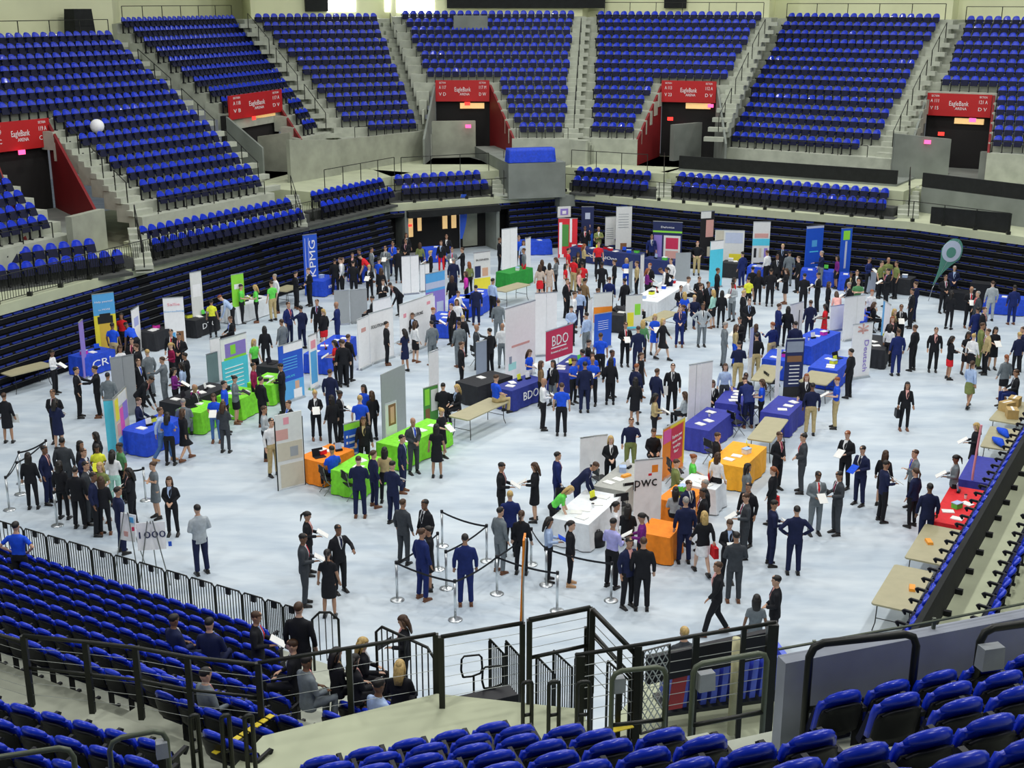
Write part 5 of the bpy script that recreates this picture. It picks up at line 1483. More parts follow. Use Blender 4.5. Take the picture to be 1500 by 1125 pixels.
table(335, 583, 366, 569, LM, 'under the white and cyan board', items='pp', W=.9)
table(380, 563, 408, 548, LM, 'left of the blue photo banner', items='lp', W=.9)
table(193, 633, 250, 610, BL, 'round the colourful corner display', items='pbgp', W=1.0)
table(392, 538, 410, 529, BK, 'small, behind the blue photo banner', items='l', W=.9)
table(462, 520, 505, 492, BL, 'behind the pale blue side panel', items='pbpgbp', W=.9)
table(455, 674, 500, 655, OR, 'left centre', items='lgpb', W=.9)
table(506, 692, 546, 668, LM, 'right of the orange one', items='pp', W=.9)
table(570, 652, 643, 617, LM, 'long, by the portrait banner', items='pbpp', W=.9)
# ---- banners
bn(443, 345, 463.5, 342.5, 'H2.9', 'tall blue banner with large white vertical letters beside the left bleachers', 'kblue', texts=[('KPMG', .64, .60, .46, 'white', 1, 1.75)], art=[(.12, .05, .16, .95, 'lav'), (.36, .05, .40, .95, 'lav')], ref='beside the tall blue lettered banner')
bn(134, 432, 166, 428, 'b529', 'blue and yellow banner picturing a large paper coffee cup', 'yellow', art=[(0, .68, 1, 1, 'sky'), (.22, .1, .80, .55, 'gold'), (.16, .55, .86, .66, 'black'), (.26, .66, .76, .70, 'black')], texts=[('Help yourself', .5, .88, .10, 'white', 0, .7), ('to MORE', .5, .76, .09, 'white', 0, .45)], ref='beside the coffee cup banner')
bn(192, 455, 202.5, 448, 'b520', 'narrow white banner nearly edge-on by the coffee cup banner', 'white', art=[(.2, .6, .8, .8, 'lav')])
bn(238, 437, 268, 435, 'b508', 'white banner with pink lettering and small pictures near the left bleachers', 'white', art=[(.05, .1, .5, .28, 'sky'), (.55, .08, .9, .30, 'brown')], texts=[('Sallie', .5, .86, .16, 'pink', 0, .5), ('Consulting', .5, .72, .08, 'sky', 0, .8)], ref='beside the pink-lettered white banner')
bn(277.5, 400, 294, 397, 'b490', 'plain grey-white banner against the left bleachers', 'off', art=[(.15, .6, .85, .8, 'white')], ref='beside the plain white left banner')
bn(338, 403, 356, 400, 'b475', 'lime green banner against the left bleachers', 'lime', art=[(.2, .7, .8, .8, 'white')], ref='beside the lime green banner')
bn(302, 520, 318, 515, 'b566', 'dark grey-green panel left of the big white and cyan board', 'teal', name='display_panel')
bn(307, 497, 322, 494, 'b562', 'plain white panel joined left of the big white and cyan board', 'white', name='display_panel')
bn(322, 498, 360, 487, 'b583', 'big board with cyan lower half and lime-bordered picture', 'white', art=[(0, 0, 1, .62, 'cyan'), (.1, .62, .95, .66, 'lime'), (.15, .66, .95, .90, 'violet'), (.35, .70, .55, .86, 'lime')] + [(.1, .12 + .07 * i, .8, .135 + .07 * i, 'white') for i in range(6)], ref='beside the white and cyan board')
bn(407, 508, 441.7, 498, 'b592', 'blue banner with a photo of a person in white at its foot', 'blue', art=[(.2, .86, 1, 1, 'white'), (0, 0, 1, .35, 'sky'), (.55, .0, .9, .18, 'white'), (.62, .18, .8, .32, 'skin')] + [(.15, .55 + .05 * i, .75, .565 + .05 * i, 'sky') for i in range(5)], texts=[('AXELAPS', .4, .43, .10, 'cyan', 0, .5)], ref='beside the blue photo banner')
bn(451.7, 493, 463, 488, 'b572', 'narrow pale blue and white side panel right of the blue photo banner', 'white', art=[(.1, .1, .9, .7, 'sky'), (.2, .75, .8, .9, 'pink')])
bn(503, 622, 526, 616, 'b690', 'small blue banner with lime top edge and white list', 'blue', art=[(0, .86, 1, 1, 'lime'), (0, 0, 1, .12, 'green')] + [(.12, .3 + .13 * i, .22, .35 + .13 * i, 'white') for i in range(4)] + [(.3, .3 + .13 * i, .8, .34 + .13 * i, 'pale') for i in range(4)], ref='beside the small blue and lime banner')
bn(557.5, 549, 592.5, 533, 'b648', 'large plain grey panel behind the portrait banner', 'grey', name='display_panel', foot=False, ref='beside the large grey panel')
bn(564, 593, 580, 587, 'b672', 'narrow banner with a portrait photograph beside the large grey panel', 'off', art=[(.25, .58, .92, .97, 'brown'), (.42, .62, .76, .92, 'skin'), (.15, .36, .9, .58, 'off'), (.15, .0, .9, .3, 'beige')], ref='beside the portrait banner')
bn(628, 517, 641.7, 512, 'b600', 'narrow plain white banner in the middle left aisle', 'white', ref='beside the narrow white banner')
bn(620, 569, 641, 563, 'b622', 'leafy green picture banner behind the lime tables', 'green', art=[(.08, .5, .4, .95, 'lime'), (.5, .3, .95, .9, 'off'), (.1, .1, .4, .4, 'brown')], ref='beside the leafy green banner')
bn(697.5, 502, 712.5, 498, 'b556', 'dark blue-grey panel in the centre left aisle', 'sgrey', name='display_panel', ref='beside the dark grey panel')
bn(523, 469, 539.5, 462, 'b543', 'white board, nearer of the pair with grey lettering', 'white', art=[(.3, .72, .7, .8, 'rose')], name='display_panel')
bn(540, 460, 575, 450, 'b534', 'wide white board with slanting dark lettering', 'white', texts=[('SOLUTIONS', .35, .72, .18, 'black', 0, .8)], name='display_panel', ref='beside the lettered white boards')
bn(546, 441, 572, 434, 'b500', 'plain white board standing behind the lettered white board', 'white', name='display_panel')
bn(585, 447, 634, 430, 'b522', 'widest white board with small dark lettering and pink logo', 'white', texts=[('SOLUTIONS', .5, .70, .18, 'black', 0, .8)], art=[(.8, .82, .9, .88, 'pink'), (.1, .72, .18, .80, 'pink')], name='display_panel', ref='beside the widest white board')
bn(588, 376, 613, 374, 'b432', 'tall double white panel, tallest in the left rear', 'white', art=[(.5, 0, .52, 1, 'grey')], name='display_panel', ref='beside the tall rear white panels')
bn(615, 388, 628.5, 386, 'b428', 'lower white panel right of the tall double white panel', 'white', art=[(.5, 0, .53, 1, 'grey')], name='display_panel')
bn(489, 426, 511, 425, 'b476', 'grey panel, left of the pair in the left rear', 'grey', name='display_panel')
bn(512, 425, 537, 423, 'b474', 'grey panel, right of the pair in the left rear', 'grey', name='display_panel', ref='beside the grey rear panels')
bn(623, 402, 651, 396, 'b470', 'board picturing a blue sky over violet panels', 'violet', art=[(0, .6, 1, 1, 'sky'), (0, .66, 1, .8, 'pale'), (.1, .15, .45, .5, 'white'), (.55, .1, .9, .35, 'pale')], ref='beside the sky picture board')
bn(694, 371, 718, 368, 'b432', 'white banner with photographed people above and yellow foot', 'off', art=[(0, 0, 1, .38, 'yellow'), (.05, .40, .4, .68, 'navy'), (.5, .42, .85, .62, 'skin')], texts=[('BUSINESS', .5, .82, .12, 'black', 0, .7)], ref='beside the yellow-footed banner')
bn(735, 336, 757.5, 333, 'b402', 'tall white panel in the centre rear', 'white', art=[(.52, 0, .54, 1, 'off')], name='display_panel', ref='beside the tall centre rear panel')
bn(770, 350, 777, 347, 'b412', 'slim white pillar panel right of the tall centre rear panel', 'white', name='display_panel')
bn(740, 453, 784, 440, 'b562', 'large white board with a pale red stroke left of the red board', 'white', art=[(.2, .45, .8, .48, 'rose'), (.1, .15, .35, .25, 'mint'), (.12, .24, .2, .34, 'sgrey')], name='display_panel', ref='beside the large white board')
bn(784, 430, 800, 429, 'b522', 'left leaf of the double white panel behind the red board', 'white', name='display_panel')
bn(800.5, 429, 816, 428, 'b520', 'right leaf of the double white panel behind the red board', 'white', name='display_panel', ref='beside the double white panels')
bn(800, 486, 839, 474, 'H2.15', 'red board with white letters standing above the navy table', 'crim', texts=[('BDO', .5, .60, .55, 'white', 0, .95), ('Accountants and Consultants', .48, .24, .12, 'white', 0, 1.0)], art=[(.18, .36, .75, .40, 'white')], gap=1.02, ref='beside the red lettered board')
bn(871, 461, 896, 457, 'b512', 'plain blue banner with white slanted writing', 'blue', art=[(.2, .78 - .06 * i, .8, .79 - .06 * i, 'white') for i in range(5)], ref='beside the plain blue banner')
bn(870, 430, 897, 428, 'b484', 'white board with an orange picture strip', 'off', art=[(0, .2, 1, .62, 'orange'), (.3, .1, .55, .4, 'white')], ref='beside the orange picture board')
bn(917, 433, 941, 431.5, 'b484', 'white board with a lime disc and yellow flowers', 'off', art=[(.55, .42, .9, .74, 'lime'), (.1, .1, .5, .5, 'yellow'), (0, 0, 1, .08, 'cyan')], ref='beside the lime disc board')
bn(939, 374, 943.5, 372, 'b436', 'slim white pillar right of the grey pillar in the rear', 'white', name='display_panel')
bn(922, 385, 926.5, 383, 'b430', 'slim grey pillar in the rear centre', 'grey', name='display_panel', ref='beside the slim rear pillars')
bn(862, 440, 867.5, 436, 'b512', 'slim white banner edge-on left of the plain blue banner', 'white')
bn(1041, 354, 1060, 352, 'b422', 'turquoise banner with white top in the rear right', 'cyan', art=[(0, .82, 1, 1, 'white')], ref='beside the turquoise banner')
bn(1048, 337, 1091, 338, 'b399', 'wide backdrop picturing clouds and a yellow block at the far wall', 'off', art=[(.5, .05, .98, .45, 'yellow'), (.02, .0, .3, 1, 'beige'), (.35, .7, .95, .95, 'pale')], ref='beside the photo backdrop')
bn(1104, 325, 1129, 325, 'b402', 'tall white banner with pictures and a cyan stripe at the far wall', 'off', art=[(0, .55, 1, .68, 'cyan'), (.1, .32, .25, .5, 'black'), (.4, .32, .55, .5, 'beige'), (.7, .32, .9, .5, 'violet'), (.1, .15, .9, .22, 'black'), (.1, .7, .9, .78, 'rose')], ref='beside the tall picture banner')
bn(1182, 332, 1207, 330, 'b412', 'bright blue banner with a ring emblem at the far wall', 'blue', art=[(.25, .52, .75, .54, 'cyan'), (.35, .62, .65, .74, 'sky'), (0, .96, 1, 1, 'pale')], ref='beside the bright blue banner')
bn(1233, 335, 1249, 334, 'b419', 'blue banner with lime top and vertical writing at the far wall', 'blue', art=[(.2, .80, .8, .96, 'lime'), (.42, .3, .6, .78, 'pale')], ref='beside the blue and lime banner')
bn(887, 318, 904, 317, 'H2.2', 'shorter white text board at the far wall', 'off', art=[(.1, .7 - .05 * i, .7, .715 - .05 * i, 'grey') for i in range(6)])
bn(903, 303, 926, 302.5, 'H2.85', 'taller white text board at the far wall', 'off', art=[(.15, .85 - .05 * i, .8, .862 - .05 * i, 'grey') for i in range(6)] + [(.3, .05, .7, .3, 'brown')], ref='beside the white text boards')
bn(957, 324, 1000, 326, 'H2.4', 'dark navy backdrop with lime stripe and photos at the far wall', 'navy', art=[(0, .76, 1, .80, 'lime'), (.38, .1, .95, .70, 'off'), (.45, .4, .88, .65, 'crim'), (.45, .15, .88, .36, 'rose'), (.04, .1, .32, .7, 'violet')], texts=[('Deloitte', .5, .88, .14, 'white', 0, .7)], ref='beside the navy and lime backdrop')
bn(817, 303, 836, 302, 'H2.75', 'square white sign with a violet seal on the concrete pier', 'off', art=[(.2, .2, .8, .8, 'violet'), (.35, .3, .65, .6, 'white')], gap=2.15, foot=False)
bn(818, 320, 846, 320, 'H2.2', 'red and white patterned banner in front of the concrete pier', 'red', art=[(.05, .1, .2, .9, 'white'), (.2, .3, .55, .85, 'green'), (.6, .4, .72, 1, 'white'), (.72, .2, .95, .35, 'white'), (.1, 0, .3, .1, 'white')], ref='beside the red and white banner')
bn(852, 303, 870, 303, 'H2.7', 'dark banner with glowing blue lower picture at the far wall', 'navy', art=[(.1, .1, .95, .45, 'blue'), (.3, .15, .8, .30, 'sky'), (.3, .75, .7, .88, 'pale')], ref='beside the dark blue banner')
bn(1158, 447, 1177, 442, 'b500', 'white panel with a dark strap in the right centre', 'white', art=[(.68, .25, .74, .8, 'black')], name='display_panel', ref='beside the strapped white panel')
bn(1152, 497, 1179, 496, 'b585', 'dark navy banner with white scroll lines', 'navy', art=[(.05, .78, .95, .96, 'sgrey'), (.1, .62, .9, .72, 'brown'), (0, .30, 1, .58, 'navy'), (0, 0, 1, .2, 'black')] + [(.25, .55 - .06 * i, .8, .565 - .06 * i, 'white') for i in range(6)], ref='beside the dark navy banner')
bn(1099, 481, 1104, 479, 'b568', 'slim pale violet and white pillar in the right centre', 'white', art=[(0, .5, 1, 1, 'lav')], ref='beside the slim violet pillar')
bn(1139, 509, 1144.5, 507, 'b606', 'slim white banner edge-on over the purple-blue table', 'white', ref='beside the thin white pillar')
bn(1010, 535, 1027, 532, 'b634', 'left leaf of the double white panel above the purple-blue table', 'white', art=[(.6, 0, .63, 1, 'grey')], name='display_panel')
bn(1027.5, 532, 1044, 529, 'b628', 'right leaf of the double white panel above the purple-blue table', 'white', name='display_panel', ref='beside the double white leaves')
bn(1238, 436, 1268, 432, 'b500', 'large plain white panel behind the red burst panel', 'white', art=[(.6, 0, .62, 1, 'off')], name='display_panel', ref='beside the large right panel')
bn(1250, 476, 1279, 472, 'b556', 'white panel with a red burst and vertical violet writing', 'white', art=[(.32, .85, .68, .88, 'rose')], texts=[('Deutsch', .72, .40, .30, 'violet', 2, 1.2), ('*', .5, .82, .9, 'rose', 0, .5)], name='display_panel', ref='beside the red burst panel')
bn(1295, 440, 1305, 447, 'b512', 'slanting white and pale blue side panel right of the red burst panel', 'white', art=[(0, 0, .25, 1, 'sky')])
bn(1272, 399, 1284, 396.5, 'b430', 'small pale glassy display left of the green-edged table', 'pale', ref='beside the green-edged table')
bn(1217, 449, 1238, 446, 'b486', 'short white panel between the plain panels on the right', 'white', name='display_panel', ref='beside the short white panel')
bn(161, 525, 178, 522.5, 'b612', 'left leaf of the grey double panel on the left', 'grey', name='display_panel')
bn(178.5, 522.5, 195, 519.5, 'b608', 'right leaf of the grey double panel on the left', 'grey', name='display_panel', ref='beside the grey double panel')
bn(115, 473, 120.5, 468, 'b556', 'tall slim violet banner before the blue cloth at left', 'violet', ref='beside the slim violet banner')
bn(151, 587, 165, 586, 'b664', 'cyan leaf of the colourful corner display', 'cyan', name='display_panel')
bn(165.5, 584, 184, 566, 'b672', 'many-coloured leaf of the corner display', 'beige', art=[(.05, .6, .3, .95, 'yellow'), (.35, .3, .65, .75, 'magenta'), (.6, .5, .95, .8, 'violet'), (.1, .1, .5, .3, 'sky'), (.6, .05, .95, .3, 'yellow'), (.3, .8, .9, .98, 'off'), (.1, .35, .3, .55, 'rose')], name='display_panel', ref='beside the colourful corner display')
bn(930, 675, 970.5, 671, 'b782', 'tall white banner with a grey wordmark and orange mark', 'white', art=[(.62, .82, .84, .92, 'orange'), (.50, .78, .62, .81, 'red')], texts=[('pwc', .40, .70, .42, 'black', 0, .62)], ref='beside the tall wordmark banner')
bn(972, 629, 1003, 611, 'b705', 'orange and crimson picture banner with white writing', 'orange', art=[(0, .7, .35, .95, 'magenta'), (.35, .25, .9, .92, 'crim'), (.3, .94, 1, 1, 'yellow'), (.95, .1, 1, 1, 'yellow')], texts=[('Explore your', .62, .74, .13, 'white', 0, .62), ('career with', .62, .64, .13, 'white', 0, .58), ('us and go', .62, .54, .13, 'white', 0, .45), ('far', .6, .44, .13, 'white', 0, .3)], ref='beside the orange and crimson banner')
bn(955, 638, 970, 638, 'b678', 'rounded white and red panel left of the crimson banner', 'white', art=[(.5, .1, .8, .3, 'red'), (.6, .7, .8, .8, 'red'), (0, .9, 1, 1, 'yellow')])
bn(850, 642, 870, 639, 'b706', 'left leaf of the white panel behind the bent man', 'white', name='display_panel')
bn(870.5, 639, 890, 637, 'b700', 'right leaf of the white panel behind the bent man', 'white', name='display_panel', ref='beside the white double panel')
bn(990, 371, 1012, 370.5, 'b420', 'grey panel in the rear right centre', 'grey', name='display_panel', ref='beside the grey rear centre panel')
bn(1027, 310, 1047, 309, 'b394', 'dark banner with a portrait picture under a white heading, far wall', 'black', art=[(0, .88, .75, 1, 'off'), (.4, .55, .95, .85, 'rose'), (.55, .2, .95, .38, 'beige')], ref='beside the dark portrait banner')
# beige poster frame
r, c, L = bn(402, 609, 441, 601, 'b719', 'tall three-part poster frame with faded beige and pink prints', 'off', art=[(.03, .70, .97, .97, 'off'), (.0, .66, .45, .80, 'rose'), (.03, .38, .97, .62, 'beige'), (.1, .02, .97, .33, 'beige'), (.5, .42, .8, .55, 'grey'), (.3, .86, .5, .95, 'pink')], foot=False, ref='beside the faded poster frame')
for s in (-1, 1): MB().tube([(s * L * .52, 0, 0), (s * L * .52, 0, 2.1)], .018, 6).build('frame_post', M['steel'], r)
# easels with signs
for k, (x0, y0, x1, y1, base, tx, lb) in enumerate(((175, 752, 197, 756, 'off', None, 'white picture board on an easel, left of the numbered board'), (199, 768, 241, 765, 'off', '1000', 'white board numbered 1000 on an easel at the queue'))):
    a, b = at(x0, y0, 1.55), at(x1, y1, 1.55); c = (a + b) / 2; c.z = 0; L = (b - a).length
    r = thing('easel_sign', lb, 'sign', c, math.atan2((b - a).y, (b - a).x))
    sb = MB().box((0, 0, 1.22), (L, .02, .68), 0, rx=-.15).build('sign_board', BM('white'), r)
    for s in (-1, 1): MB().tube([(s * .06, -.03, 1.62), (s * .36, -.22, 0)], .014, 6).build('leg', M['wire'], r)
    MB().tube([(0, .02, 1.6), (0, .5, 0)], .014, 6).build('leg', M['wire'], r)
    if tx:
        put_text(tx, .26, BM('navy'), (0, -.035, 1.26), (1, 0, 0), (0, -.149, .989), sb, width=.62)
        MB().box((.42, -.04, 1.0), (.08, .01, .12)).build('corner_mark', BM('blue'), sb); MB().box((-.4, -.04, 1.45), (.06, .01, .1)).build('corner_mark', BM('crim'), sb)
    else:
        MB().box((.15, -.04, 1.45), (.12, .01, .14)).build('picture', BM('sky'), sb); MB().box((-.05, -.04, 1.05), (.12, .01, .14)).build('picture', BM('rose'), sb)
# feather flags
def feather(x, yt, xb, yb, H, w, m, lab, z0=0.0, lean=.2, text=None, side=None):
    b = at(xb, yb, z0); r = thing('feather_flag', lab, 'flag', b, side or 0)
    MB().tube([(0, 0, 0), (0, 0, H * .7), (lean * .4, 0, H * .93), (lean, 0, H)], .015, 6).build('pole', M['chrome'], r)
    mb = MB(); n = 12; F_, B_ = [], []
    for i in range(n + 1):
        t = i / n; z = H * (.22 + .78 * t); ww = w * math.sin(PI * min(1, t * .62 + .10)) ; x0 = .0 if t < .7 else lean * ((t - .7) / .3) ** 2
        F_.append((x0, z, x0 + ww))
    P = [(a, -.008, z) for a, z, c in F_] + [(c, -.008, z) for a, z, c in F_] + [(a, .008, z) for a, z, c in F_] + [(c, .008, z) for a, z, c in F_]; k = n + 1; FF = []
    for i in range(n): FF += [(i, k + i, k + i + 1, i + 1), (2 * k + i, 2 * k + i + 1, 3 * k + i + 1, 3 * k + i), (i, i + 1, 2 * k + i + 1, 2 * k + i), (k + i, 3 * k + i, 3 * k + i + 1, k + i + 1)]
    FF += [(0, 2 * k, 3 * k, k), (n, k + n, 3 * k + n, 2 * k + n)]
    mb.add(P, FF); mb.build('sail', m, r); return r
feather(672, 292, 674, 368, 3.2, .42, BM('kblue'), 'tall slim blue feather flag by the portal', lean=.1)
b = at(1364, 441, 0); r = thing('teardrop_flag', 'dark green teardrop flag with a pale seal at the far right', 'flag', b, .25); r.scale = (1.25, 1.25, 1.25)
mb = MB(); P = []; n = 24
for i in range(n):
    a = 2 * PI * i / n; rr = .62; x = math.cos(a) * rr * .72; z = math.sin(a) * rr
    if z < 0: k = 1 + 1.1 * (-z / rr) ** 2; x *= (1 - .92 * (-z / rr) ** 1.2); z *= k
    P.append((x * math.cos(-.5) - z * math.sin(-.5) + .62, z * math.cos(-.5) + x * math.sin(-.5) + 1.75))
mb.add([(x, -.01, z) for x, z in P] + [(x, .01, z) for x, z in P], [tuple(range(n)), tuple(range(2 * n - 1, n - 1, -1))] + [(i, n + i, n + (i + 1) % n, (i + 1) % n) for i in range(n)]); mb.build('sail', BM('tealf'), r)
sl = MB(); sl.tube([(.64, -.012, 1.86), (.64, -.03, 1.86)], .40, 24, 0, V((0, 0, 1))); sl.build('seal', BM('pale'), r); s2 = MB(); s2.tube([(.62, -.03, 1.82), (.62, -.04, 1.82)], .2, 20, 0, V((0, 0, 1))); s2.build('seal_centre', BM('tealf'), r)
MB().tube([(-.12, 0, 0), (0, 0, .5), (.9, 0, 2.25)], .014, 6).build('pole', M['chrome'], r); LAND_ADD('beside the teardrop flag', b)
# orange feather edge-on near the stairs
b = at(766, 1020, 4.0); bt = at(761, 797, 4.0); Hh = z_at(b, 797) - 4.0
r = thing('feather_flag', 'tall narrow orange feather flag standing edge-on before the cable railing', 'flag', (b.x, b.y + .15, 4.0), PI / 2 - .05)
MB().tube([(0, 0, 0), (0, 0, Hh * .7), (.05, -.03, Hh)], .014, 6).build('pole', M['chrome'], r)
mb = MB(); mb.slab((0, .02, Hh * .42), (.55, .03, Hh * .45), (.5, -.02, Hh * .95), (.02, -.02, Hh * .99), .03); mb.build('sail', BM('orange'), r)
# pink pole by the red table
p = at(1420, 740, 0); tp = MB(); r = thing('pink_pole', 'slim pink pole banner rising from the red table', 'banner', p); q0 = at(1432, 625, 2.0) - p
MB().box((0, 0, .02), (.3, .3, .04)).build('base', M['blk'], r); MB().tube([(0, 0, 0), (.0, 0, 1.0), (.10, .05, 2.35)], .035, 8).build('pole', BM('pink'), r)
# ---- stanchions
ST = [(14, 747, 'left queue, nearest the frame edge'), (30, 724, 'left queue behind the leftmost one'), (84, 770, 'left queue in front of the dark-suited line'), (33, 708, 'left queue, farther one at the left'), (72, 690, 'left queue, farthest one'),
      (186, 733, 'left queue beside the corner display'), (214, 733, 'left queue beside the grey-dressed woman'),
      (648, 800, 'centre queue, farthest left'), (642, 834, 'centre queue behind the blue-suited pair'), (654, 862, 'centre queue just right of the blue-suited pair'), (667, 908, 'centre queue, nearest of all'),
      (582, 879, 'centre queue, leftmost'), (713, 822, 'centre queue behind the grey-suited person'), (728, 870, 'centre queue between two standing men'), (778, 827, 'centre queue behind the orange flag'),
      (895, 880, 'centre queue at the far right'), (800, 857, 'centre queue beside the lavender-shirted woman'), (816, 895, 'centre queue, right of the orange flag')]
for x, y, lb in ST: stanchion(x, y, 'brushed steel belt stanchion, ' + lb)
for i, j, lb in ((0, 3, 'from the left edge post back to the farther post'), (3, 4, 'between the two farther posts of the left queue'), (0, 1, 'short span at the left edge'), (1, 4, 'across the back of the left queue'), (5, 6, 'beside the colourful corner display'), (2, 5, 'along the front of the dark-suited line'),
                 (7, 12, 'from the farthest left post to the grey-suited person'), (12, 9, 'from the grey-suited person towards the blue-suited man'), (8, 11, 'behind the blue-suited pair to the leftmost post'), (11, 10, 'from the leftmost post to the nearest post'), (10, 13, 'from the nearest post to the right'),
                 (13, 17, 'between the two posts either side of the orange flag'), (13, 14, 'rising behind the orange flag'), (14, 16, 'behind the women at the white table'), (16, 15, 'in front of the lavender-shirted woman to the right')):
    belt(i, j, 'black queue belt ' + lb)
for n, x, y in (('in the left queue', 110, 745), ('in the centre queue', 700, 850), ('near the left frame edge', 10, 640), ('on the open floor at left', 290, 830), ('on the open floor near the front', 470, 880), ('on the open floor at right', 1200, 740), ('by the right-hand tables', 1370, 700), ('on the right open floor', 1400, 560),
                ('at the white front table', 860, 760), ('by the blue-shirted group', 860, 590), ('by the open centre floor', 760, 740), ('by the bare centre table', 700, 600), ('on the far right floor', 1400, 470), ('near the front right corner', 1080, 880), ('by the lime tables', 340, 600), ('by the lime tables in front', 560, 690),
                ('by the orange table at left', 480, 680), ('by the yellow-orange table', 1080, 700), ('by the purple-blue tables', 1090, 610), ('by the portal', 600, 380), ('in the rear aisle', 560, 470), ('in the middle aisle', 680, 520), ('in the rear centre crowd', 830, 420), ('in the right rear crowd', 1140, 440), ('in the right crowd', 1060, 480),
                ('by the blue left table', 150, 530), ('by the black long table', 240, 570), ('in the centre right aisle', 950, 590), ('among the front white panels', 800, 640), ('by the numbered board', 200, 800)):
    LAND_ADD(n, at(x, y, 0))
# chairs behind tables
for x, y, rz, lb in ((905, 738, 200, 'behind the white front table, nearer'), (918, 722, 200, 'behind the white front table, farther'), (1078, 618, 120, 'under the purple-blue table, nearer'), (1090, 606, 100, 'under the purple-blue table, farther'), (1102, 596, 120, 'by the bare table right centre'), (482, 700, 120, 'at the orange table'), (515, 708, 120, 'between the orange and lime tables'),
                     (666, 590, 160, 'behind the bare centre table'), (700, 520, 120, 'by the dark grey panel'), (1045, 660, 120, 'behind the yellow-orange table'), (990, 690, 100, 'behind the white table among orange cloths'), (1130, 560, 100, 'left of the dark navy banner'), (880, 700, 120, 'behind the grey-beige table'), (905, 465, 120, 'between the small picture boards'),
                     (965, 430, 120, 'behind the crowded white table, nearer'), (980, 420, 120, 'behind the crowded white table, farther'), (1275, 470, 120, 'behind the red burst panel')):
    chair(x, y, rz, lb)
# bags on the floor by the white table
for x, y, m, lb in ((868, 795, cloth('k'), 'black backpack lying on the floor left of the lavender-shirted man'), (876, 800, M['blk'], 'dark wheeled bag on the floor by the stanchion'), (860, 790, cloth('a'), 'brown leather bag on the floor under the white front table'), (855, 778, cloth('o'), 'olive bag on the floor under the white front table')):
    p = at(x, y, 0); t = thing('backpack', lb, 'bag', p, .5); MB().tube([(0, 0, 0), (0, 0, .2), (0, 0, .4)], [(.2, .13), (.22, .14), (.12, .08)], 12).build('bag_body', m, t, True); MB().tube([(-.06, 0, .38), (-.04, 0, .46), (.04, 0, .46), (.06, 0, .38)], .012, 6).build('strap', M['blk'], t)
for k, (x, y, w, h, lb) in enumerate(((1403, 452, 1.2, .8, 'nearest the teardrop flag'), (1436, 455, 1.0, 1.3, 'left of the far right blue cloth'), (1465, 430, 1.6, 1.0, 'behind the far right blue cloth'))):
    p = at(x, y, 0); t = thing('equipment_case', 'black equipment case by the far right wall, ' + lb, 'case', p, -PI / 6)
    MB().box((0, 0, h / 2), (w, .7, h)).build('case_body', M['blk'], t)
    for s in (-1, 1): MB().box((s * w * .3, -.36, h * .8), (.12, .03, .06)).build('latch', M['chrome'], t)
q0, q1 = at(1441, 374, 1.6), at(1471, 384, 1.3); dd = (q1 - q0).normalized()
tag(MB().slab(q0 - V((0, 0, .3)), q1 - V((0, 0, .3)), q1 + V((0, 0, .12)), q0 + V((0, 0, .02)), .1).build('ramp_panel', M['walk']), 'pale slanting ramp side lit up at the far right wall', 'ramp')
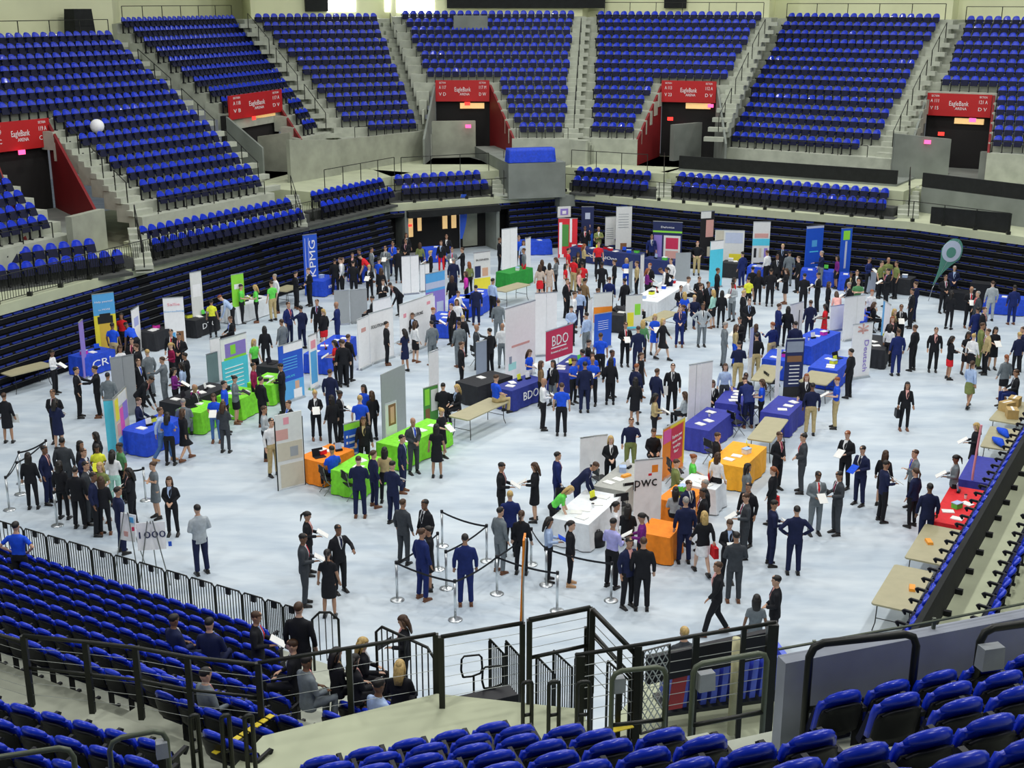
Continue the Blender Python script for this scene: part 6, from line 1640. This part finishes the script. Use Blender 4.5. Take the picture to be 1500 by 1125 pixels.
PEOPLE_TXT = '''
5,575 D k k n N s +f
76,570 S k k n S c B_
81,583 D n n k N h
111,537 S k k k E e
138,535 S k k k W e +f
157,545 S g g k N s
77,512 F w k k E h
40,662 F k k k N s
64,652 S n n k E s
90,640 S d d k N s
117,645 F k k k E s
139,632 F k k k W s
122,656 S n n n E c
141,651 F y k k S h +Y
164,658 F w c k N h Hlong
174,648 P e k k SW s
86,674 F k k k N s Hlong
109,683 S k k k N s
125,675 S d d k E s
136,691 S n k k E s
145,677 D o o y S c
147,697 F k k n N s Hlong
172,712 S n n k NE s
186,685 F k k k W h
223,676 D g g n SW x
247,698 F k k n S c
288,738 S s n k NW c x1.02
22,763 P b k k N i z.58
164,472 P b t k N s K3
182,472 P b k k NW l
177,458 F r k k S s
192,494 S k k k S c
176,506 F w k n SE h
199,503 S k k n W s
215,511 S g g y NW s
202,525 S k k n SE s
237,522 S g g n W e
248,502 F m k y SW h
250,482 S k k k S s
225,552 S k k k E l
204,582 S n n n E q
234,596 P l j n E w Bt
245,603 F b k k N h
267,598 D k k n NE w Hlong
268,583 S g g e N q
286,563 S k k 0 E q
312,577 F b j n S h
327,587 F d d n N h Hlong
328,557 P b k k E s
345,550 D g k k E h +k
371,531 P m k k E s
382,551 S k k k NE s
409,532 S k k k W h
422,586 S k k n SW s
387,594 P s k n E c Bb
397,612 P w t k SE s
372,496 F G k y SE s
387,477 F k k k N s Hlong
270,516 S k k k W e
261,487 S k k k S c
265,530 F l k k W s
256,538 F p k k E h
319,433 P l k R W l
309,438 F y k k N s
336,463 S k k n SW q
354,416 P G k k E h
372,417 F G k y W h +Y
397,411 P G t n NW s
402,401 P w k e SW s
433,397 S k k k NE c
451,392 S k k n SW c
422,442 S N n n SE s
440,447 S n n k NW e
412,467 S g g n NW s
464,438 S k k n S s
473,452 D k r y NW s
492,442 S N N 0 W c
490,378 S k k k N s
498,377 P w k n W s
488,498 F r k k W h
499,497 S k k k NW s
483,540 S n n n N s
485,578 F k k k NW s Hlong
461,572 F k k y S h
499,572 F k k k E h
510,489 P k k n NE s
502,497 P k k n N s
532,563 F b k k SW s
527,578 P b k y N s
544,572 F k k n NW s
566,470 S k k k E s Bb
591,481 D n n k NW h
604,458 F k w n S c
608,470 D w k n NE s
632,469 S g g k NW s
636,450 P n n R E h
661,444 S k k n SW s
669,438 F w k n S s
678,461 F k k y N s
672,470 S g g n NW s
676,500 S k k n E s
698,475 S d d 0 E e
717,480 S k k k NW e
736,473 P w g 0 N s
730,438 S g g n N s
728,548 P b t n NE q z.30
649,560 S k k k N q
668,563 F k k y SW q
648,598 D k k y SE h
639,620 D k k k N s
605,612 S d d 0 SE c
589,636 S n n k E s Bb
576,674 S n n k NE h
590,730 S d d n NE s
622,731 S k k k SW s
525,667 S n n n N h Bb
547,659 F n n n NE s Htail
563,654 F t k k N s
485,652 P b k k NW q
532,610 F k k n S s Hlong
452,749 F k k k E h
446,781 S d d k E h
495,768 S k k k SE e
479,804 D k k k N s
437,881 S k k n N s z2.0
425,936 S k k n W q z1.8 K1
451,958 S g g k NE q z1.9
378,895 S k k n E h z1.0
256,898 S n n k NE q z1.4
307,903 S n n k N q z1.55
303,976 S g g k NE q z2.75
495,947 F k k k NE q z1.9 Hlong
521,957 F k k k NE q z1.9 Hlong
534,933 F k k y E q z1.6 Hlong
587,901 F k k n W h z.9 +k Hlong
586,965 F k k y N q z2.1 Hlong
557,992 P l k k NE q z2.4
618,773 S N N n NE s Bb
627,770 D k k k W x
681,781 S N N k N s
733,742 S g g k NE s Bb
747,718 S N k y N s
764,747 F k k n N s Htail
737,677 S k k k E h
781,677 D k k n W h Hlong
817,661 S N N k E s +B
877,678 S n n n E l
895,638 F k k y S c Hlong
925,611 P n o n S t
840,713 F G k y E l Hlong
807,757 F l k k E h Hlong +N
837,762 F k k k E s Btan
900,758 P v k k NE h
903,734 F w k k E s Htail
920,737 F k k k N q
938,751 F p k k W h
922,787 S n k k SE s
943,786 S k k n N s x1.04
1005,727 S n n e N s
1010,703 S n n n SE c
1033,702 S k k e W s
1030,714 S k k k W s
990,712 F s k k N q
1032,748 D k w y N w +r Hlong
1070,762 F k k n S h
1079,778 S d d k N c
1052,822 S k k n W w
1091,722 S d d n W h
1097,706 S k k k SW s
1096,678 F g k k E s
1137,732 S n n k E h
1168,740 S n n k N i
1200,691 S g g k S h
1228,690 S d d k W h +k
1133,683 F k k R NW s +r
1137,842 S k k k W c
1109,870 D g g k N s Hlong
1003,917 S d d y N s z1.3 K1
1143,632 S k k n SE c
1177,634 S d d k W c
1053,633 S k k n E q
1018,665 F G k R E q Hbun
993,672 S o k n E q
1052,662 F w k n NE s
962,576 F t k k E h
1002,573 F s k n NW q
1045,557 F k k n S q Hlong
1063,532 F l d n S s
1090,552 S N n n N l
1115,555 F b k n W h
1093,546 P k k k S q
1182,547 F k k R S s Hlong
1191,560 P n t k N s
1225,552 P b t R W h
1247,510 S k k k NW s
1063,471 S g g e E s
1083,464 S k k k SW h
1079,475 F t b n E s
1083,499 P n t k N h
1098,437 S k k n S c
1142,444 S N n n E e
1132,471 P N t R NW t
1108,474 F n t n NE s Hlong
1109,487 P k t k N s
1030,444 S s g k S i
1045,424 D c k y NW s Hlong
1058,425 F k k k N s Hlong
1027,415 S k k n E s
1038,412 S k k k SE s
1025,405 P k k n S q
1073,413 S s g k SW h
1076,406 F r k k E s
1003,427 F b k y N s
1001,446 D b k n W s
1022,353 P k t R S i
1088,368 S N N k NW s
1124,366 P w k n NW s
1147,357 S k k y S t
1157,367 S g g k N s
1204,367 P n g e W e
1227,374 D p k k W s
1103,390 D k k k N s Hbun
1130,393 S k k k N s
1151,393 D k k n W h
1179,400 S k k k N s
1198,399 S k k k W h
1188,439 S n n n N s
1208,445 D r r k W h
1225,427 F i w n N l
1243,413 S k k e W h
1247,398 F k k k S s
1097,405 F y k k N s
1112,395 F k k n N s
1275,377 P N k k SE h
1302,377 P o k 0 S s
1314,382 P o k k W s
1292,382 P o k k SE s
1300,393 S k k k W h
1342,412 S n n n NW s
1337,422 S k k k W s
1386,402 S k k k S c
1399,389 S n k e S c
1395,425 F k k k NE c Hlong
1424,420 S k k 0 S h
1433,426 S d d e W s
1455,411 S s s n N s
1487,417 S N N k N s
1258,409 P e k R S x
1278,424 F w k R S s
1282,442 F k k n E q
1321,446 S k k n S h
1311,452 F k t y SE s
1308,463 F k k R S s
1317,481 S N N n N s
1305,474 F w k k NE s
1341,475 S k k n NW s
1372,479 S k k k S s
1397,492 D k r k E h
1420,486 D k k k S h Hlong
1427,488 D w k y NE s Hbun
1440,472 S o o n E s
1448,481 S t k n W s
1460,479 D k k k S h Hlong
1433,449 S N N k N s
1443,449 S k k n SE s
1494,486 F n k y N s
1499,478 P n k n W s
1425,528 D l o n NE w Htail
1475,519 D g k R N s Htail
1488,541 S k N n W q z.3
1330,559 F k k k S s +B Hlong
1241,631 S k k R SW h
1263,653 S n n k SW h +N
1298,659 D k k n NE s Hlong
1301,674 S n k k E h
1341,658 S g k n W t
1342,685 F n k n NW s
1363,707 S n n k N s
1399,666 F g k k W h Htail
1429,619 D k k y W h
526,364 P k k k W s
516,370 F k k n S s
524,373 P r k k W l
501,377 P s k n E s
517,381 S k k k N s
540,388 F k k y S h
544,362 S g g k E s
564,360 S g g n S h
575,353 S b n k S c
595,341 F k k n S s
594,349 S k k k S c
583,362 S k k k N s
555,377 P b k k NE s
558,392 F k k n N s Hlong
561,409 F k k n S x
569,415 S k k k SW l
615,355 F o k n N s Hlong
629,367 F k k y W h
654,343 S k k n S s
646,352 F k r n S s
662,362 S g g n S h
677,362 S k k n W e
664,377 S n n e N s
662,403 F k k n N s Hlong
687,383 F o k R NW s Hlong
682,397 F M k n W s
697,417 S n n k N s Bb
722,407 P l k k NE s
672,426 P w k n SE q
732,348 S k k n E s
544,433 S k k k W q
857,331 S k k k S s
864,327 S k k n S s
877,332 S o k 0 S x
955,343 S N k k S s
877,354 P r k n S s
857,357 F t k R E h
833,363 P r w k E s
847,369 F k k k S s
841,375 P r t k NE s
853,383 P r t k N s
794,380 F k k n N s Hlong
791,387 D f r n N s Hlong
805,385 D f f k N s
813,377 F g k n W h
829,386 F r w k E s
831,407 S k k n SE s
857,407 P a k k NE s
849,421 P l n k N s
842,427 P w k n E s
837,448 F l k k S c
859,457 P l g k NW s
882,383 P k k k N s
893,405 P N k n N s
877,422 S n n n E q
915,407 S k k k NW s
918,378 F b b y S h Hlong
933,382 P t k n W s
952,385 S k k R SW s
950,393 F p k R E h Hlong
965,393 P w n n W l
977,391 F k k k W s
983,378 P w k n SW s
998,418 S k N k S q
767,363 P g r n W s
849,393 F i k R E s
767,352 F l n n S s
960,460 D b b y S h Hlong
972,466 D k k y SE w Hlong
997,447 S N N n S c Bb
917,472 S k k n S h
942,468 F e k y N s Hlong
935,477 S n n n N s
880,487 P b k n N s
897,512 P b k k SE s
895,523 F k k k N s Hlong
853,511 P b k k NW s
868,515 F b k k S s
868,523 P b k 0 S h
842,525 F b k n SE h
857,529 S n n k N s
777,512 F b w n SE h
793,528 F a k n E s Hlong
810,527 F k g k SW s
798,554 P w k 0 E h
823,560 P b k n N s
940,516 D k k n SE s
933,532 S n k R NE s
931,552 D k k k N s Hlong
963,539 S n n n NE s
986,532 S k k n S s +f
864,497 P k k k E q
958,628 D k k n S q
1166,470 S n n k N s
1155,448 F k k k N s
760,345 P b k n S s
1052,392 S k k n E s
1018,432 P n n y S q
1010,405 P w k n E q
1090,425 S k k y E s
1256,395 S k k k S s
1215,412 F k k n E s
1267,440 P b k n E q
1170,375 P k k n W s
1139,372 S k k k S s
900,380 F k k n W s
932,430 P k k k E q
'''
for ln in PEOPLE_TXT.strip().splitlines():
    ln = ln.replace(' B_', '').replace('Btan', 'Bt'); person(ln)
build_people()
NSEAT = make_seats()
lights_and_camera()
